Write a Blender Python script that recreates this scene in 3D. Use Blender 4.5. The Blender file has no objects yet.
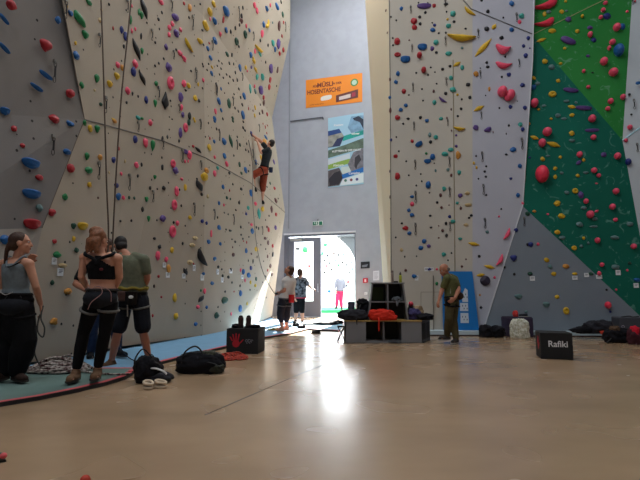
import bpy, bmesh, math, random
from mathutils import Vector as V, Matrix, Euler, Quaternion, noise
from mathutils.bvhtree import BVHTree
random.seed(7)
S = bpy.context.scene
COL = S.collection
PI = math.pi

# ------------------------------------------------------------------ camera
CAMZ = 1.02
PITCH = math.atan(50 / 480)
cd = bpy.data.cameras.new('camera')
cam = bpy.data.objects.new('camera', cd)
COL.objects.link(cam)
cam.location = (0, 0, CAMZ)
cam.rotation_euler = (PI / 2 + PITCH, 0, 0)
cd.sensor_width = 36
cd.lens = 36 * 480 / 640
cd.clip_start = 0.05
cd.clip_end = 300
S.camera = cam
CO = V((0, 0, CAMZ))
ca, sa = math.cos(PITCH), math.sin(PITCH)


def ray(u, v):
    x, z = (u - 320) / 480, (240 - v) / 480
    return V((x, ca - z * sa, sa + z * ca))


def P(u, v, y):
    d = ray(u, v)
    return CO + d * (y / d.y)


def F(u, v, z=0.0):
    d = ray(u, v)
    return CO + d * ((z - CAMZ) / d.z)


class Plane:
    def __init__(s, a, b, c):
        s.p = a.copy(); s.n = (b - a).cross(c - a).normalized()

    def hit(s, u, v):
        d = ray(u, v)
        return CO + d * ((s.p - CO).dot(s.n) / d.dot(s.n))


def ext(p, q, z):
    return p + (q - p) * ((z - p.z) / (q.z - p.z))


# ------------------------------------------------------------------ materials
def lin(c):
    return tuple((x / 12.92 if x <= .04045 else ((x + .055) / 1.055) ** 2.4) for x in [k / 255 for k in c])


MATS = {}


def mat(name, rgb, rough=.6, spec=.5, metal=0, noise_amt=0.0, scale=20, bump=0.0, emit=None, estr=1, rgb2=None, coat=0):
    if name in MATS:
        return MATS[name]
    m = bpy.data.materials.new(name); m.use_nodes = True
    nt = m.node_tree; b = nt.nodes['Principled BSDF']
    c = (*lin(rgb), 1)
    b.inputs['Base Color'].default_value = c
    b.inputs['Roughness'].default_value = rough
    b.inputs['Specular IOR Level'].default_value = spec
    b.inputs['Metallic'].default_value = metal
    b.inputs['Coat Weight'].default_value = coat
    if noise_amt or bump:
        tc = nt.nodes.new('ShaderNodeTexCoord')
        nz = nt.nodes.new('ShaderNodeTexNoise'); nz.inputs['Scale'].default_value = scale; nz.inputs['Detail'].default_value = 5
        nt.links.new(tc.outputs['Object'], nz.inputs['Vector'])
        if noise_amt:
            mx = nt.nodes.new('ShaderNodeMix'); mx.data_type = 'RGBA'
            mx.inputs[6].default_value = c
            mx.inputs[7].default_value = (*lin(rgb2), 1) if rgb2 else (*[k * (1 - noise_amt) for k in c[:3]], 1)
            rp = nt.nodes.new('ShaderNodeMapRange')
            rp.inputs[1].default_value = .4; rp.inputs[2].default_value = .62
            nt.links.new(nz.outputs['Fac'], rp.inputs[0])
            nt.links.new(rp.outputs[0], mx.inputs[0])
            nt.links.new(mx.outputs[2], b.inputs['Base Color'])
        if bump:
            bp = nt.nodes.new('ShaderNodeBump'); bp.inputs['Strength'].default_value = bump
            bp.inputs['Distance'].default_value = .02
            nt.links.new(nz.outputs['Fac'], bp.inputs['Height'])
            nt.links.new(bp.outputs['Normal'], b.inputs['Normal'])
    if emit:
        b.inputs['Emission Color'].default_value = (*lin(emit), 1)
        b.inputs['Emission Strength'].default_value = estr
    MATS[name] = m
    return m


def wall_mat(name, rgb, rgb2, chalk=None, bolts=True, rough=.75):
    """sprayed textured climbing panel: mottled paint, a grid of small bolt holes, chalk scuffs"""
    m = bpy.data.materials.new(name); m.use_nodes = True
    nt = m.node_tree; N = nt.nodes; L = nt.links
    b = N['Principled BSDF']; b.inputs['Roughness'].default_value = rough
    b.inputs['Specular IOR Level'].default_value = .3
    tc = N.new('ShaderNodeTexCoord')
    nz = N.new('ShaderNodeTexNoise'); nz.inputs['Scale'].default_value = .6; nz.inputs['Detail'].default_value = 6
    L.new(tc.outputs['Object'], nz.inputs['Vector'])
    mx = N.new('ShaderNodeMix'); mx.data_type = 'RGBA'
    mx.inputs[6].default_value = (*lin(rgb), 1); mx.inputs[7].default_value = (*lin(rgb2), 1)
    rp = N.new('ShaderNodeMapRange'); rp.inputs[1].default_value = .35; rp.inputs[2].default_value = .65
    L.new(nz.outputs['Fac'], rp.inputs[0]); L.new(rp.outputs[0], mx.inputs[0])
    col = mx.outputs[2]
    if chalk:
        n2 = N.new('ShaderNodeTexNoise'); n2.inputs['Scale'].default_value = 4.5; n2.inputs['Detail'].default_value = 3
        n2.inputs['Distortion'].default_value = 1.5
        L.new(tc.outputs['Object'], n2.inputs['Vector'])
        r2 = N.new('ShaderNodeMapRange'); r2.inputs[1].default_value = .62; r2.inputs[2].default_value = .72
        r2.inputs[4].default_value = .55
        L.new(n2.outputs['Fac'], r2.inputs[0])
        m2 = N.new('ShaderNodeMix'); m2.data_type = 'RGBA'
        L.new(r2.outputs[0], m2.inputs[0]); L.new(col, m2.inputs[6]); m2.inputs[7].default_value = (*lin(chalk), 1)
        col = m2.outputs[2]
    if bolts:
        vo = N.new('ShaderNodeTexVoronoi'); vo.inputs['Scale'].default_value = 4.2; vo.inputs['Randomness'].default_value = .35
        L.new(tc.outputs['Object'], vo.inputs['Vector'])
        lt = N.new('ShaderNodeMath'); lt.operation = 'LESS_THAN'; lt.inputs[1].default_value = .085
        L.new(vo.outputs['Distance'], lt.inputs[0])
        m3 = N.new('ShaderNodeMix'); m3.data_type = 'RGBA'
        L.new(lt.outputs[0], m3.inputs[0]); L.new(col, m3.inputs[6]); m3.inputs[7].default_value = (.03, .028, .026, 1)
        col = m3.outputs[2]
    L.new(col, b.inputs['Base Color'])
    fz = N.new('ShaderNodeTexNoise'); fz.inputs['Scale'].default_value = 60
    L.new(tc.outputs['Object'], fz.inputs['Vector'])
    bp = N.new('ShaderNodeBump'); bp.inputs['Strength'].default_value = .15; bp.inputs['Distance'].default_value = .01
    L.new(fz.outputs['Fac'], bp.inputs['Height']); L.new(bp.outputs['Normal'], b.inputs['Normal'])
    MATS[name] = m
    return m


# ------------------------------------------------------------------ object helpers
def link(name, me, m=None, parent=None, smooth=False):
    o = bpy.data.objects.new(name, me)
    COL.objects.link(o)
    if m:
        for k in (m if isinstance(m, (list, tuple)) else [m]):
            me.materials.append(k)
    if parent:
        o.parent = parent
    if smooth:
        for p in me.polygons:
            p.use_smooth = True
    return o


def fin(name, bm, m=None, parent=None, smooth=False, normals=True):
    if normals:
        bmesh.ops.recalc_face_normals(bm, faces=bm.faces)
    me = bpy.data.meshes.new(name); bm.to_mesh(me); bm.free()
    return link(name, me, m, parent, smooth)


def tag(o, label=None, cat=None, group=None, kind=None):
    if label: o['label'] = label
    if cat: o['category'] = cat
    if group: o['group'] = group
    if kind: o['kind'] = kind
    return o


def thing(name, label, cat, loc=(0, 0, 0), rz=0.0, group=None, scale=1.0):
    o = bpy.data.objects.new(name, None); COL.objects.link(o)
    o.empty_display_size = .2
    o.location = loc; o.rotation_euler = (0, 0, rz); o.scale = (scale,) * 3
    return tag(o, label, cat, group)


def box(bm, c, s, rz=0.0, bev=0.0, mtx=None):
    M = Matrix.Translation(V(c)) @ Matrix.Rotation(rz, 4, 'Z') @ Matrix.Diagonal((*s, 1))
    if mtx: M = mtx @ M
    r = bmesh.ops.create_cube(bm, size=1, matrix=M)
    if bev:
        es = list({e for v in r['verts'] for e in v.link_edges})
        bmesh.ops.bevel(bm, geom=es, offset=bev, segments=2, affect='EDGES', profile=.5)


def B():
    return bmesh.new()


def ell(bm, c, r, seg=16, ring=10, mtx=None):
    M = Matrix.Translation(V(c))
    if mtx: M = M @ mtx
    M = M @ Matrix.Diagonal((*r, 1))
    bmesh.ops.create_uvsphere(bm, u_segments=seg, v_segments=ring, radius=1, matrix=M)


def rings(bm, rs, closed_ends=True):
    """rs: list of lists of points (same count) -> lofted surface"""
    vr = [[bm.verts.new(p) for p in r] for r in rs]
    n = len(vr[0])
    for a, b in zip(vr, vr[1:]):
        for i in range(n):
            bm.faces.new((a[i], a[(i + 1) % n], b[(i + 1) % n], b[i]))
    if closed_ends:
        bm.faces.new(vr[0][::-1]); bm.faces.new(vr[-1])


def frame(d):
    d = d.normalized()
    a = V((0, 0, 1)) if abs(d.z) < .9 else V((1, 0, 0))
    x = d.cross(a).normalized()
    return x, d.cross(x).normalized()


def caps(bm, p, q, r1, r2, n=12):
    """tapered limb with rounded ends"""
    p, q = V(p), V(q); d = q - p
    if d.length < 1e-5: d = V((0, 0, 1e-3))
    x, y = frame(d); d = d.normalized()
    rs = []
    for c, r, s in ((p, r1, -1), (q, r2, 1)):
        for k in ((.98, .75, .4, 0) if s < 0 else (0, .4, .75, .98)):
            rr = r * math.sqrt(max(0, 1 - k * k))
            cc = c + d * (s * r * k)
            rs.append([cc + x * (rr * math.cos(2 * PI * i / n)) + y * (rr * math.sin(2 * PI * i / n)) for i in range(n)])
    rings(bm, rs)


def spline(pts, n=8):
    pts = [V(p) for p in pts]; out = []
    for i in range(len(pts) - 1):
        p0 = pts[max(i - 1, 0)]; p1 = pts[i]; p2 = pts[i + 1]; p3 = pts[min(i + 2, len(pts) - 1)]
        for k in range(n):
            t = k / n
            out.append(.5 * ((2 * p1) + (p2 - p0) * t + (2 * p0 - 5 * p1 + 4 * p2 - p3) * t * t + (3 * p1 - p0 - 3 * p2 + p3) * t ** 3))
    out.append(pts[-1])
    return out


def tube(bm, pts, r, n=6, flat=1.0, closed=False):
    pts = [V(p) for p in pts]
    rs = []; x = None
    m = len(pts)
    for i, p in enumerate(pts):
        if closed:
            d = pts[(i + 1) % m] - pts[i - 1]
        else:
            d = pts[min(i + 1, m - 1)] - pts[max(i - 1, 0)]
        if d.length < 1e-7: d = V((0, 0, 1))
        d.normalize()
        if x is None: x, y = frame(d)
        x = (x - d * x.dot(d))
        if x.length < 1e-4: x, y = frame(d)
        x.normalize(); y = d.cross(x)
        rr = r[i] if isinstance(r, (list, tuple)) else r
        rs.append([p + x * (rr * math.cos(2 * PI * k / n)) + y * (rr * flat * math.sin(2 * PI * k / n)) for k in range(n)])
    if closed:
        rs.append(rs[0]); rings(bm, rs, False); bmesh.ops.remove_doubles(bm, verts=bm.verts, dist=1e-6)
    else:
        rings(bm, rs)


def prism(bm, pts, off):
    """pts: loop of 3D points, extruded by vector off"""
    a = [bm.verts.new(p) for p in pts]; b = [bm.verts.new(V(p) + V(off)) for p in pts]
    n = len(a)
    bm.faces.new(a[::-1]); bm.faces.new(b)
    for i in range(n):
        bm.faces.new((a[i], a[(i + 1) % n], b[(i + 1) % n], b[i]))


def remesh(bm, name, voxel, m, parent, smooth=4, extra=None):
    bmesh.ops.recalc_face_normals(bm, faces=bm.faces)
    me = bpy.data.meshes.new(name); bm.to_mesh(me); bm.free()
    t = bpy.data.objects.new('tmp', me); COL.objects.link(t)
    md = t.modifiers.new('r', 'REMESH'); md.mode = 'VOXEL'; md.voxel_size = voxel
    sm = t.modifiers.new('s', 'SMOOTH'); sm.factor = .5; sm.iterations = smooth
    if extra: extra(t)
    dg = bpy.context.evaluated_depsgraph_get()
    me2 = bpy.data.meshes.new_from_object(t.evaluated_get(dg)); me2.name = name
    bpy.data.objects.remove(t); bpy.data.meshes.remove(me)
    return link(name, me2, m, parent, True)


# ------------------------------------------------------------------ the building
M_CREAM = wall_mat('cream_panel', (180, 168, 151), (172, 160, 144))
M_CREAMR = wall_mat('cream_panel_right', (203, 196, 183), (196, 189, 176), bolts=False)
M_GREYL = wall_mat('grey_panel', (128, 124, 122), (138, 132, 126))
M_GREYB = wall_mat('grey_beige_panel', (164, 156, 147), (156, 149, 140))
M_PALE = wall_mat('pale_panel', (190, 191, 201), (183, 184, 194), bolts=False)
M_TRI = wall_mat('grey_triangle_panel', (122, 132, 142), (129, 137, 146), bolts=False)
M_GRN1 = wall_mat('light_green_panel', (34, 124, 52), (44, 134, 60), chalk=(120, 170, 140), bolts=False)
M_GRN2 = wall_mat('dark_green_panel', (0, 96, 78), (4, 104, 86), chalk=(110, 165, 150), bolts=False)
M_WHITE = wall_mat('white_panel', (186, 193, 198), (178, 186, 192), bolts=False)
M_BEIGE = mat('beige_panel', (222, 208, 180), .75, .3)
M_CONC = mat('painted_concrete', (162, 165, 176), .7, .3, noise_amt=.06, scale=3)
M_DARKG = mat('kickboard', (96, 94, 96), .7)

ZT = 14.0
SURF = []      # (points, facet name) for placing what is bolted to the walls


def wall(name, faces):
    """faces: list of (pts, material, facet)"""
    bm = B(); ms = []
    for pts, m, facet in faces:
        if m not in ms: ms.append(m)
        f = bm.faces.new([bm.verts.new(p) for p in pts]); f.material_index = ms.index(m)
        if facet: SURF.append((pts, facet))
    bmesh.ops.remove_doubles(bm, verts=bm.verts, dist=1e-4)
    me = bpy.data.meshes.new(name); bm.to_mesh(me); bm.free()
    o = link(name, me, ms)
    o['kind'] = 'structure'
    return o


# left climbing wall: columns of points, base / seam / 7.2 m / 10.1 m / top
LP = Plane(F(10, 366, .04), F(117, 347, .04), V(F(117, 347, .04)) + V((.06, -.02, 3)))
g_base, g_mid, g_seam = LP.hit(10, 366), LP.hit(42, 228), LP.hit(84.5, 119.5)
g_up = LP.hit(62, 0); g_top = ext(g_seam, g_up, ZT)
base = {2: F(117, 347, .04), 3: F(160, 341.3, .04), 4: F(203, 335.3, .04), 5: F(250, 325.5, .04), 6: P(272, 316, 17.3)}
seampx = {2: (122, 129.5), 3: (162, 140.5), 4: (205, 157.5), 5: (250, 182.5), 6: (285, 212.5)}
seam = {2: LP.hit(122, 129.5)}
frac = {2: 0, 3: .1, 4: .3, 5: .6, 6: 1.0}
for i in (3, 4, 5, 6):
    seam[i] = P(*seampx[i], base[i].y - .15 * frac[i])
z1 = P(272, 118, 17.3).z; z2 = P(290, 38, 17.3).z
OUT = V((1, -.15, 0)).normalized()
rows = {}
for i in (2, 3, 4, 5):
    f = frac[i]; s = seam[i]
    rows[i] = [s + OUT * (-.47 * f) + V((0, 0, z1 - s.z)), s + OUT * (.18 * f) + V((0, 0, z2 - s.z)), s + OUT * (.18 * f) + V((0, 0, ZT - s.z))]
p6 = P(290, 38, 17.2)
rows[6] = [P(272, 118, 17.3), p6, V((p6.x, p6.y, ZT))]
c0b = F(-90, 386, .04); c0m = P(-92, 232, c0b.y); c0s = P(-95, 108, c0b.y); c0t = V((c0s.x, c0s.y, ZT))
fl = []
Z0 = lambda p: V((p.x - .03, p.y, -.01))
fl += [([c0b, g_base, g_mid, c0m], M_GREYB, 'grey_left'), ([c0m, g_mid, g_seam, c0s], M_GREYL, 'grey_left'),
       ([c0s, g_seam, g_top, c0t], M_GREYL, 'grey_left')]
fl += [([g_base, base[2], g_mid], M_CREAM, 'cream_left'), ([g_mid, base[2], seam[2], g_seam], M_CREAM, 'cream_left')]
zz = [z1, z2, ZT]
gl = [ext(g_seam, g_up, z) for z in zz]
prev = [g_seam] + gl; nxt = [seam[2]] + rows[2]
for a in range(3):
    fl.append(([prev[a], nxt[a], nxt[a + 1], prev[a + 1]], M_CREAM, 'cream_left'))
for i in (2, 3, 4, 5):
    A = [base[i], seam[i]] + rows[i]; Bq = [base[i + 1], seam[i + 1]] + rows[i + 1]
    for a in range(4):
        fl.append(([A[a], Bq[a], Bq[a + 1]], M_CREAM, 'cream_left'))
        fl.append(([A[a], Bq[a + 1], A[a + 1]], M_CREAM, 'cream_left'))
# far end return of the climbing wall and the kick board below it
E = [base[6], seam[6]] + rows[6]
for a in range(4):
    fl.append(([E[a], E[a] + V((-1.6, .9, 0)), E[a + 1] + V((-1.6, .9, 0)), E[a + 1]], M_CREAM, None))
kb = [c0b, g_base] + [base[i] for i in (2, 3, 4, 5, 6)] + [base[6] + V((-1.6, .9, 0))]
for a, b in zip(kb, kb[1:]):
    fl.append(([Z0(a), Z0(b), b, a], M_DARKG, None))
wall('wall_left', fl)
# thin dark joint where the upper panels start
bm = B(); tube(bm, [g_seam] + [seam[i] for i in (2, 3, 4, 5, 6)], .012, 6)
fin('trim_1', bm, mat('joint_grey', (110, 104, 98), .7))['kind'] = 'structure'
bm = B(); tube(bm, [g_mid, g_seam, g_up, g_top], .006, 6)
fin('trim_2', bm, mat('joint_brown', (112, 98, 86), .7))['kind'] = 'structure'

# right climbing wall
RP = Plane(V((1.5, 11.35, 0)), V((5, 11.15, 0)), V((1.5, 11.35, 5)))
h = RP.hit
T = lambda u0, v0, u1, v1: ext(h(u0, v0), h(u1, v1), ZT)
rl_b, rl_m, rl_t = h(392.5, 334), h(390.5, 100), T(392, 220, 389, 0)
c_b, c_t = h(472.5, 334), T(472.5, 200, 472.5, 0)
ar_t = T(532.5, 60, 534, 0); ar1 = h(532.5, 60); ar2 = h(522.5, 206); ar3 = h(482, 334)
br_b, br_t = P(386, 331, 13.6), ext(P(383, 240, 14), P(366, 0, 14.2), ZT)
TRI = Plane(ar2, ar3, P(640, 331, 10.75))
gA, gD = ar2, TRI.hit(640, 316)
gTop = P(533.5, 0, ar1.y + .25)
GP = Plane(gA, gD, gTop)
g = GP.hit
gr0, gr1, gr2 = g(632, 0), g(622.5, 140.5), g(640, 236)
g_out = g(662, 336)
gtl, gtr = ext(gA, gTop, ZT), ext(gr1, gr0, ZT)
dl = g(533, 36)
fr = [([rl_b, c_b, c_t, rl_t], M_CREAMR, 'cream_right'),
      ([c_b, ar3, ar2, ar1, ar_t, c_t], M_PALE, 'pale_right'),
      ([rl_b, rl_t, br_t, br_b], M_BEIGE, 'beige'),
      ([ar3, TRI.hit(700, 334), TRI.hit(655, 330), gD, ar2], M_TRI, 'grey_tri'),
      ([ar2, gD, g_out, gr2, gr1, dl], M_GRN2, 'green_low'),
      ([dl, gr1, gr0, gtr, gtl], M_GRN1, 'green_up'),
      ([ar2, dl, ar1], M_PALE, None), ([ar1, dl, gtl, ar_t], M_PALE, None)]
w0 = P(760, 40, 10.0); w1 = P(780, 334, 10.2)
fr += [([gr1, w0, ext(w0, w0 + V((0, 0, 1)), ZT), gtr, gr0], M_WHITE, 'white_right'),
       ([gr2, g_out, w1, w0, gr1], M_WHITE, 'white_right')]
wall('wall_right', fr)
for n, pts, r, c in (('trim_3', [h(463, 0) + V((0, -.01, 0)), h(471, 9) + V((0, -.01, 0)), h(532, 34) + V((0, -.01, 0))], .012, (120, 120, 122)),
                     ('trim_4', [g(534, 34), g(604, 0)], .012, (150, 160, 110)),
                     ('trim_5', [ar3 + V((0, -.01, 0)), ar2 + V((0, -.01, 0)), ar1, ar_t], .014, (206, 208, 212)),
                     ('trim_6', [gr1, P(760, 40, 10)], .022, (176, 214, 224)),
                     ('trim_7', [h(453, 60), h(455.5, 331)], .014, (150, 140, 118)),
                     ('trim_8', [h(391.5, 332), h(390.5, 140), h(389.5, 0)], .012, (120, 116, 108)),
                     ('trim_9', [gA, g(527, 206 - 190)], .012, (70, 140, 110))):
    bm = B(); tube(bm, pts, r, 6); fin(n, bm, mat(n, c, .7))['kind'] = 'structure'
bm = B()
for a, b in (((421, 331), (421, 292)), ((421, 292), (453, 292)), ((392, 234), (470, 234))):
    if a[0] != 392: tube(bm, [h(*a), h(*b)], .006, 6)
fin('trim_10', bm, mat('hatch_line', (150, 140, 124), .7))['kind'] = 'structure'

# back wall with the double door
WA, WB = P(290, 290, 18.6), P(355, 290, 17.75)
wd = (WB - WA); wd.z = 0; wd.normalize()
wn = V((wd.y, -wd.x, 0))
if wn.y > 0: wn = -wn
WP = Plane(V((WA.x, WA.y, 0)), V((WB.x, WB.y, 0)), V((WA.x, WA.y, 4)))
WHIT = WP.hit


def wpt(s, z, o=0.0):
    return V((WA.x, WA.y, 0)) + wd * s + V((0, 0, z)) + wn * o


def wuv(u, v, o=0.0):
    q = WHIT(u, v); return q + wn * o


def ws(u, v=290):
    return (WHIT(u, v) - V((WA.x, WA.y, 0))).dot(wd)


dL, dR, dTop = ws(285), ws(355.5), WHIT(320, 234).z
wall('wall_back', [([wpt(-4, 0), wpt(dL, 0), wpt(dL, ZT), wpt(-4, ZT)], M_CONC, 'back'),
                   ([wpt(dL, dTop), wpt(dR, dTop), wpt(dR, ZT), wpt(dL, ZT)], M_CONC, 'back'),
                   ([wpt(dR, 0), wpt(9.5, 0), wpt(9.5, ZT), wpt(dR, ZT)], M_CONC, 'back'),
                   ([wpt(dL, dTop), wpt(dR, dTop), wpt(dR, dTop, -.3), wpt(dL, dTop, -.3)], M_CONC, None),
                   ([wpt(dR, 0), wpt(dR, dTop), wpt(dR, dTop, -.3), wpt(dR, 0, -.3)], M_CONC, None),
                   ([wpt(dL, 0), wpt(dL, dTop), wpt(dL, dTop, -.3), wpt(dL, 0, -.3)], M_CONC, None)])
bm = B(); a = wpt(ws(289.5, 120), 3.4, .01); tube(bm, [a, V((a.x, a.y, ZT))], .02, 6)
fin('trim_11', bm, mat('joint_steel', (130, 132, 140), .6))['kind'] = 'structure'
XL, XR, YF = -5.6, 9.6, -5.0
wall('wall_outer_left', [([V((XL, YF, 0)), V((XL, 21, 0)), V((XL, 21, ZT)), V((XL, YF, ZT))], M_CONC, None)])
wall('wall_outer_right', [([V((XR, YF, 0)), V((XR, 19, 0)), V((XR, 19, ZT)), V((XR, YF, ZT))], M_CONC, None)])
wall('wall_front', [([V((XL, YF, 0)), V((XR, YF, 0)), V((XR, YF, ZT)), V((XL, YF, ZT))], M_CONC, None)])
eb = [wpt(-4.05, 0), wpt(9.5, 0)]
wall('ceiling', [([V((XL, YF, ZT)), V((XR, YF, ZT)), V((XR, eb[1].y - .0, ZT)), V((eb[1].x, eb[1].y, ZT)), V((eb[0].x, eb[0].y, ZT)), V((XL, 21, ZT))], mat('ceiling_paint', (150, 150, 152), .8), None)])


# floor: polished tan screed
def floor_material():
    m = bpy.data.materials.new('polished_screed'); m.use_nodes = True
    nt = m.node_tree; N = nt.nodes; L = nt.links
    b = N['Principled BSDF']; b.inputs['Specular IOR Level'].default_value = .6; b.inputs['Coat Weight'].default_value = .25; b.inputs['Coat Roughness'].default_value = .2
    tc = N.new('ShaderNodeTexCoord')
    n1 = N.new('ShaderNodeTexNoise'); n1.inputs['Scale'].default_value = .7; n1.inputs['Detail'].default_value = 3; n1.inputs['Roughness'].default_value = .55
    mp = N.new('ShaderNodeMapping'); mp.inputs['Scale'].default_value = (1, 1.6, 1)
    L.new(tc.outputs['Object'], mp.inputs['Vector']); L.new(mp.outputs[0], n1.inputs['Vector'])
    cr = N.new('ShaderNodeValToRGB')
    cr.color_ramp.elements[0].position = .3; cr.color_ramp.elements[0].color = (*lin((158, 131, 103)), 1)
    cr.color_ramp.elements[1].position = .7; cr.color_ramp.elements[1].color = (*lin((184, 154, 122)), 1)
    L.new(n1.outputs['Fac'], cr.inputs[0]); L.new(cr.outputs[0], b.inputs['Base Color'])
    n2 = N.new('ShaderNodeTexNoise'); n2.inputs['Scale'].default_value = 1.3; n2.inputs['Detail'].default_value = 1
    L.new(tc.outputs['Object'], n2.inputs['Vector'])
    mr = N.new('ShaderNodeMapRange'); mr.inputs[1].default_value = .3; mr.inputs[2].default_value = .7
    mr.inputs[3].default_value = .22; mr.inputs[4].default_value = .29
    L.new(n2.outputs['Fac'], mr.inputs[0]); L.new(mr.outputs[0], b.inputs['Roughness'])
    bp = N.new('ShaderNodeBump'); bp.inputs['Strength'].default_value = .0; bp.inputs['Distance'].default_value = .02
    n3 = N.new('ShaderNodeTexNoise'); n3.inputs['Scale'].default_value = 3; n3.inputs['Detail'].default_value = 3
    L.new(tc.outputs['Object'], n3.inputs['Vector']); L.new(n3.outputs['Fac'], bp.inputs['Height'])
    L.new(bp.outputs['Normal'], b.inputs['Normal'])
    return m


bm = B(); prism(bm, [V((XL, YF, -.2)), V((XR, YF, -.2)), V((XR, 19, -.2)), V((wpt(9.5, 0).x, wpt(9.5, 0).y, -.2)), V((wpt(dR, 0).x, wpt(dR, 0).y, -.2)),
                  V((*wpt(dR, 0, -.4).xy, -.2)), V((*wpt(dL, 0, -.4).xy, -.2)), V((wpt(dL, 0).x, wpt(dL, 0).y, -.2)), V((XL, 21, -.2))], (0, 0, .2))
fin('floor', bm, floor_material())['kind'] = 'structure'
bm = B(); tube(bm, [F(396, 336), F(300, 374), F(205, 415)], .010, 6, .25)
fin('trim_12', bm, mat('floor_joint', (70, 58, 46), .6))['kind'] = 'structure'

# double door: fixed glazed leaf on the left, open on the right
M_FRAME = mat('door_frame_grey', (98, 102, 118), .45, .5)
M_GLASS = bpy.data.materials.new('clear_glass'); M_GLASS.use_nodes = True
_n = M_GLASS.node_tree; _b = _n.nodes['Principled BSDF']; _n.nodes.remove(_b)
_t = _n.nodes.new('ShaderNodeBsdfTransparent'); _g = _n.nodes.new('ShaderNodeBsdfGlossy'); _g.inputs['Roughness'].default_value = .02
_m = _n.nodes.new('ShaderNodeMixShader'); _m.inputs[0].default_value = .06
_n.links.new(_t.outputs[0], _m.inputs[1]); _n.links.new(_g.outputs[0], _m.inputs[2])
_n.links.new(_m.outputs[0], _n.nodes['Material Output'].inputs[0])


def wbox(bm, s0, s1, z0, z1, o0, o1, bev=0):
    c = (wpt((s0 + s1) / 2, (z0 + z1) / 2, (o0 + o1) / 2)); ang = math.atan2(wd.y, wd.x)
    box(bm, c, (abs(s1 - s0), abs(o1 - o0), abs(z1 - z0)), ang, bev)


door = bpy.data.objects.new('door_1', None); COL.objects.link(door); door['kind'] = 'structure'
dM = ws(321)
bm = B()
wbox(bm, dL - .02, dL + .14, 0, dTop, -.12, .06)
wbox(bm, dL - .02, dR + .02, dTop - .07, dTop, -.12, .05)
wbox(bm, dR - .015, dR + .01, 0, dTop, -.12, .01)
wbox(bm, dL, dR, -.005, .012, -.12, .04)
fin('door_frame', bm, M_FRAME, door)
bm = B(); wbox(bm, dL - .05, dR + .03, dTop + .005, dTop + .07, -.02, .05)
fin('door_lintel_strip', bm, mat('lintel_white', (214, 216, 222), .5), door)
bm = B()
l0, l1 = dL + .14, dM
g0, g1, gz0, gz1 = ws(294), ws(313.5), WHIT(300, 301).z, WHIT(300, 242).z
wbox(bm, l0, g0, .02, dTop - .12, -.05, .03); wbox(bm, g1, l1, .02, dTop - .12, -.05, .03)
wbox(bm, g0, g1, .02, gz0, -.05, .03); wbox(bm, g0, g1, gz1, dTop - .12, -.05, .03)
leaf = fin('door_leaf', bm, mat('door_leaf_grey', (112, 116, 132), .45), door)
bm = B(); wbox(bm, g0, g1, gz0, gz1, -.02, .0); fin('door_glass', bm, M_GLASS, leaf)
bm = B(); tube(bm, [wpt(l1 - .1, .95, .03), wpt(l1 - .1, .95, .09), wpt(l1 - .1, 1.25, .09), wpt(l1 - .1, 1.25, .03)], .014, 8)
fin('door_handle', bm, mat('handle_steel', (160, 162, 168), .3, metal=1), leaf)
bm = B(); wbox(bm, l0 + .1, l0 + .55, dTop - .24, dTop - .16, .03, .1); tube(bm, [wpt(l0 + .3, dTop - .15, .07), wpt(l0 + .75, dTop - .07, .08)], .012, 6)
fin('door_closer', bm, mat('closer_grey', (170, 172, 178), .4, metal=.5), leaf)

# outside
bm = B(); box(bm, (0, 34, -.12), (40, 30, .2)); fin('ground', bm, mat('pale_paving', (190, 190, 186), .8, noise_amt=.05, scale=3))['kind'] = 'structure'
SURF_OUT = []
yo = 25.5
arc = [(-9, 0), (4.2, 0)]
prof = [P(358, 318, yo), P(357, 268, yo), P(353.5, 256, yo), P(349, 248, yo), P(343, 242, yo), P(336, 237, yo), P(328, 231, yo), P(318, 222, yo), P(300, 214, yo)]
pts = [V((-7, yo, -.02)), V((prof[0].x, yo, -.02))] + prof[1:] + [V((-7, yo, prof[-1].z + .3))]
bm = B(); prism(bm, pts, (0, 1.2, 0))
ow = fin('boulder_wall', bm, mat('white_plywood', (238, 238, 238), .7, noise_amt=.04, scale=4))
tag(ow, 'white outdoor bouldering wall with curved top seen through the open door', 'climbing wall')
SURF.append((pts, 'out'))
bm = B(); box(bm, (-1, 23.6, .04), (9, 3.4, .16), 0, .04)
tag(fin('crash_mat', bm, mat('mint_mat', (14, 120, 62), .8)), 'mint green crash mat on the ground outside the door', 'mat')
bm = B(); box(bm, (5.2, 31, 2.05), (8, 6, 4.1)); prism(bm, [V((1, 27.8, 4.1)), V((9.4, 27.8, 4.1)), V((9.4, 34.2, 4.1)), V((1, 34.2, 4.1))], (0, 0, .25))
nb = fin('building', bm, mat('grey_render', (38, 44, 46), .8)); tag(nb, 'grey flat roofed building outside behind the curved white bouldering wall', 'building')

# walls as one search tree so that what is bolted to them sits on their surface
_v, _f, FACET = [], [], []
for pts, nm in SURF:
    i0 = len(_v); _v += [tuple(p) for p in pts]
    for j in range(1, len(pts) - 1) if nm not in ('pale_right', 'green_low', 'out') else ():
        _f.append((i0, i0 + j, i0 + j + 1)); FACET.append(nm)
    if nm in ('pale_right', 'green_low', 'out'):
        import mathutils.geometry as mg
        for t3 in mg.tessellate_polygon([pts]):
            _f.append(tuple(i0 + q for q in t3)); FACET.append(nm)
TREE = BVHTree.FromPolygons(_v, _f)


def at(u, v):
    d = ray(u, v).normalized()
    loc, n, idx, dist = TREE.ray_cast(CO, d)
    if loc is None: return None
    if n.dot(d) > 0: n = -n
    return loc, n, FACET[idx], loc.y


def front(loc, n):
    """axes on a wall: right along the wall, up the wall"""
    up = V((0, 0, 1)); up = (up - n * up.dot(n)).normalized()
    return up.cross(n).normalized(), up
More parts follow.
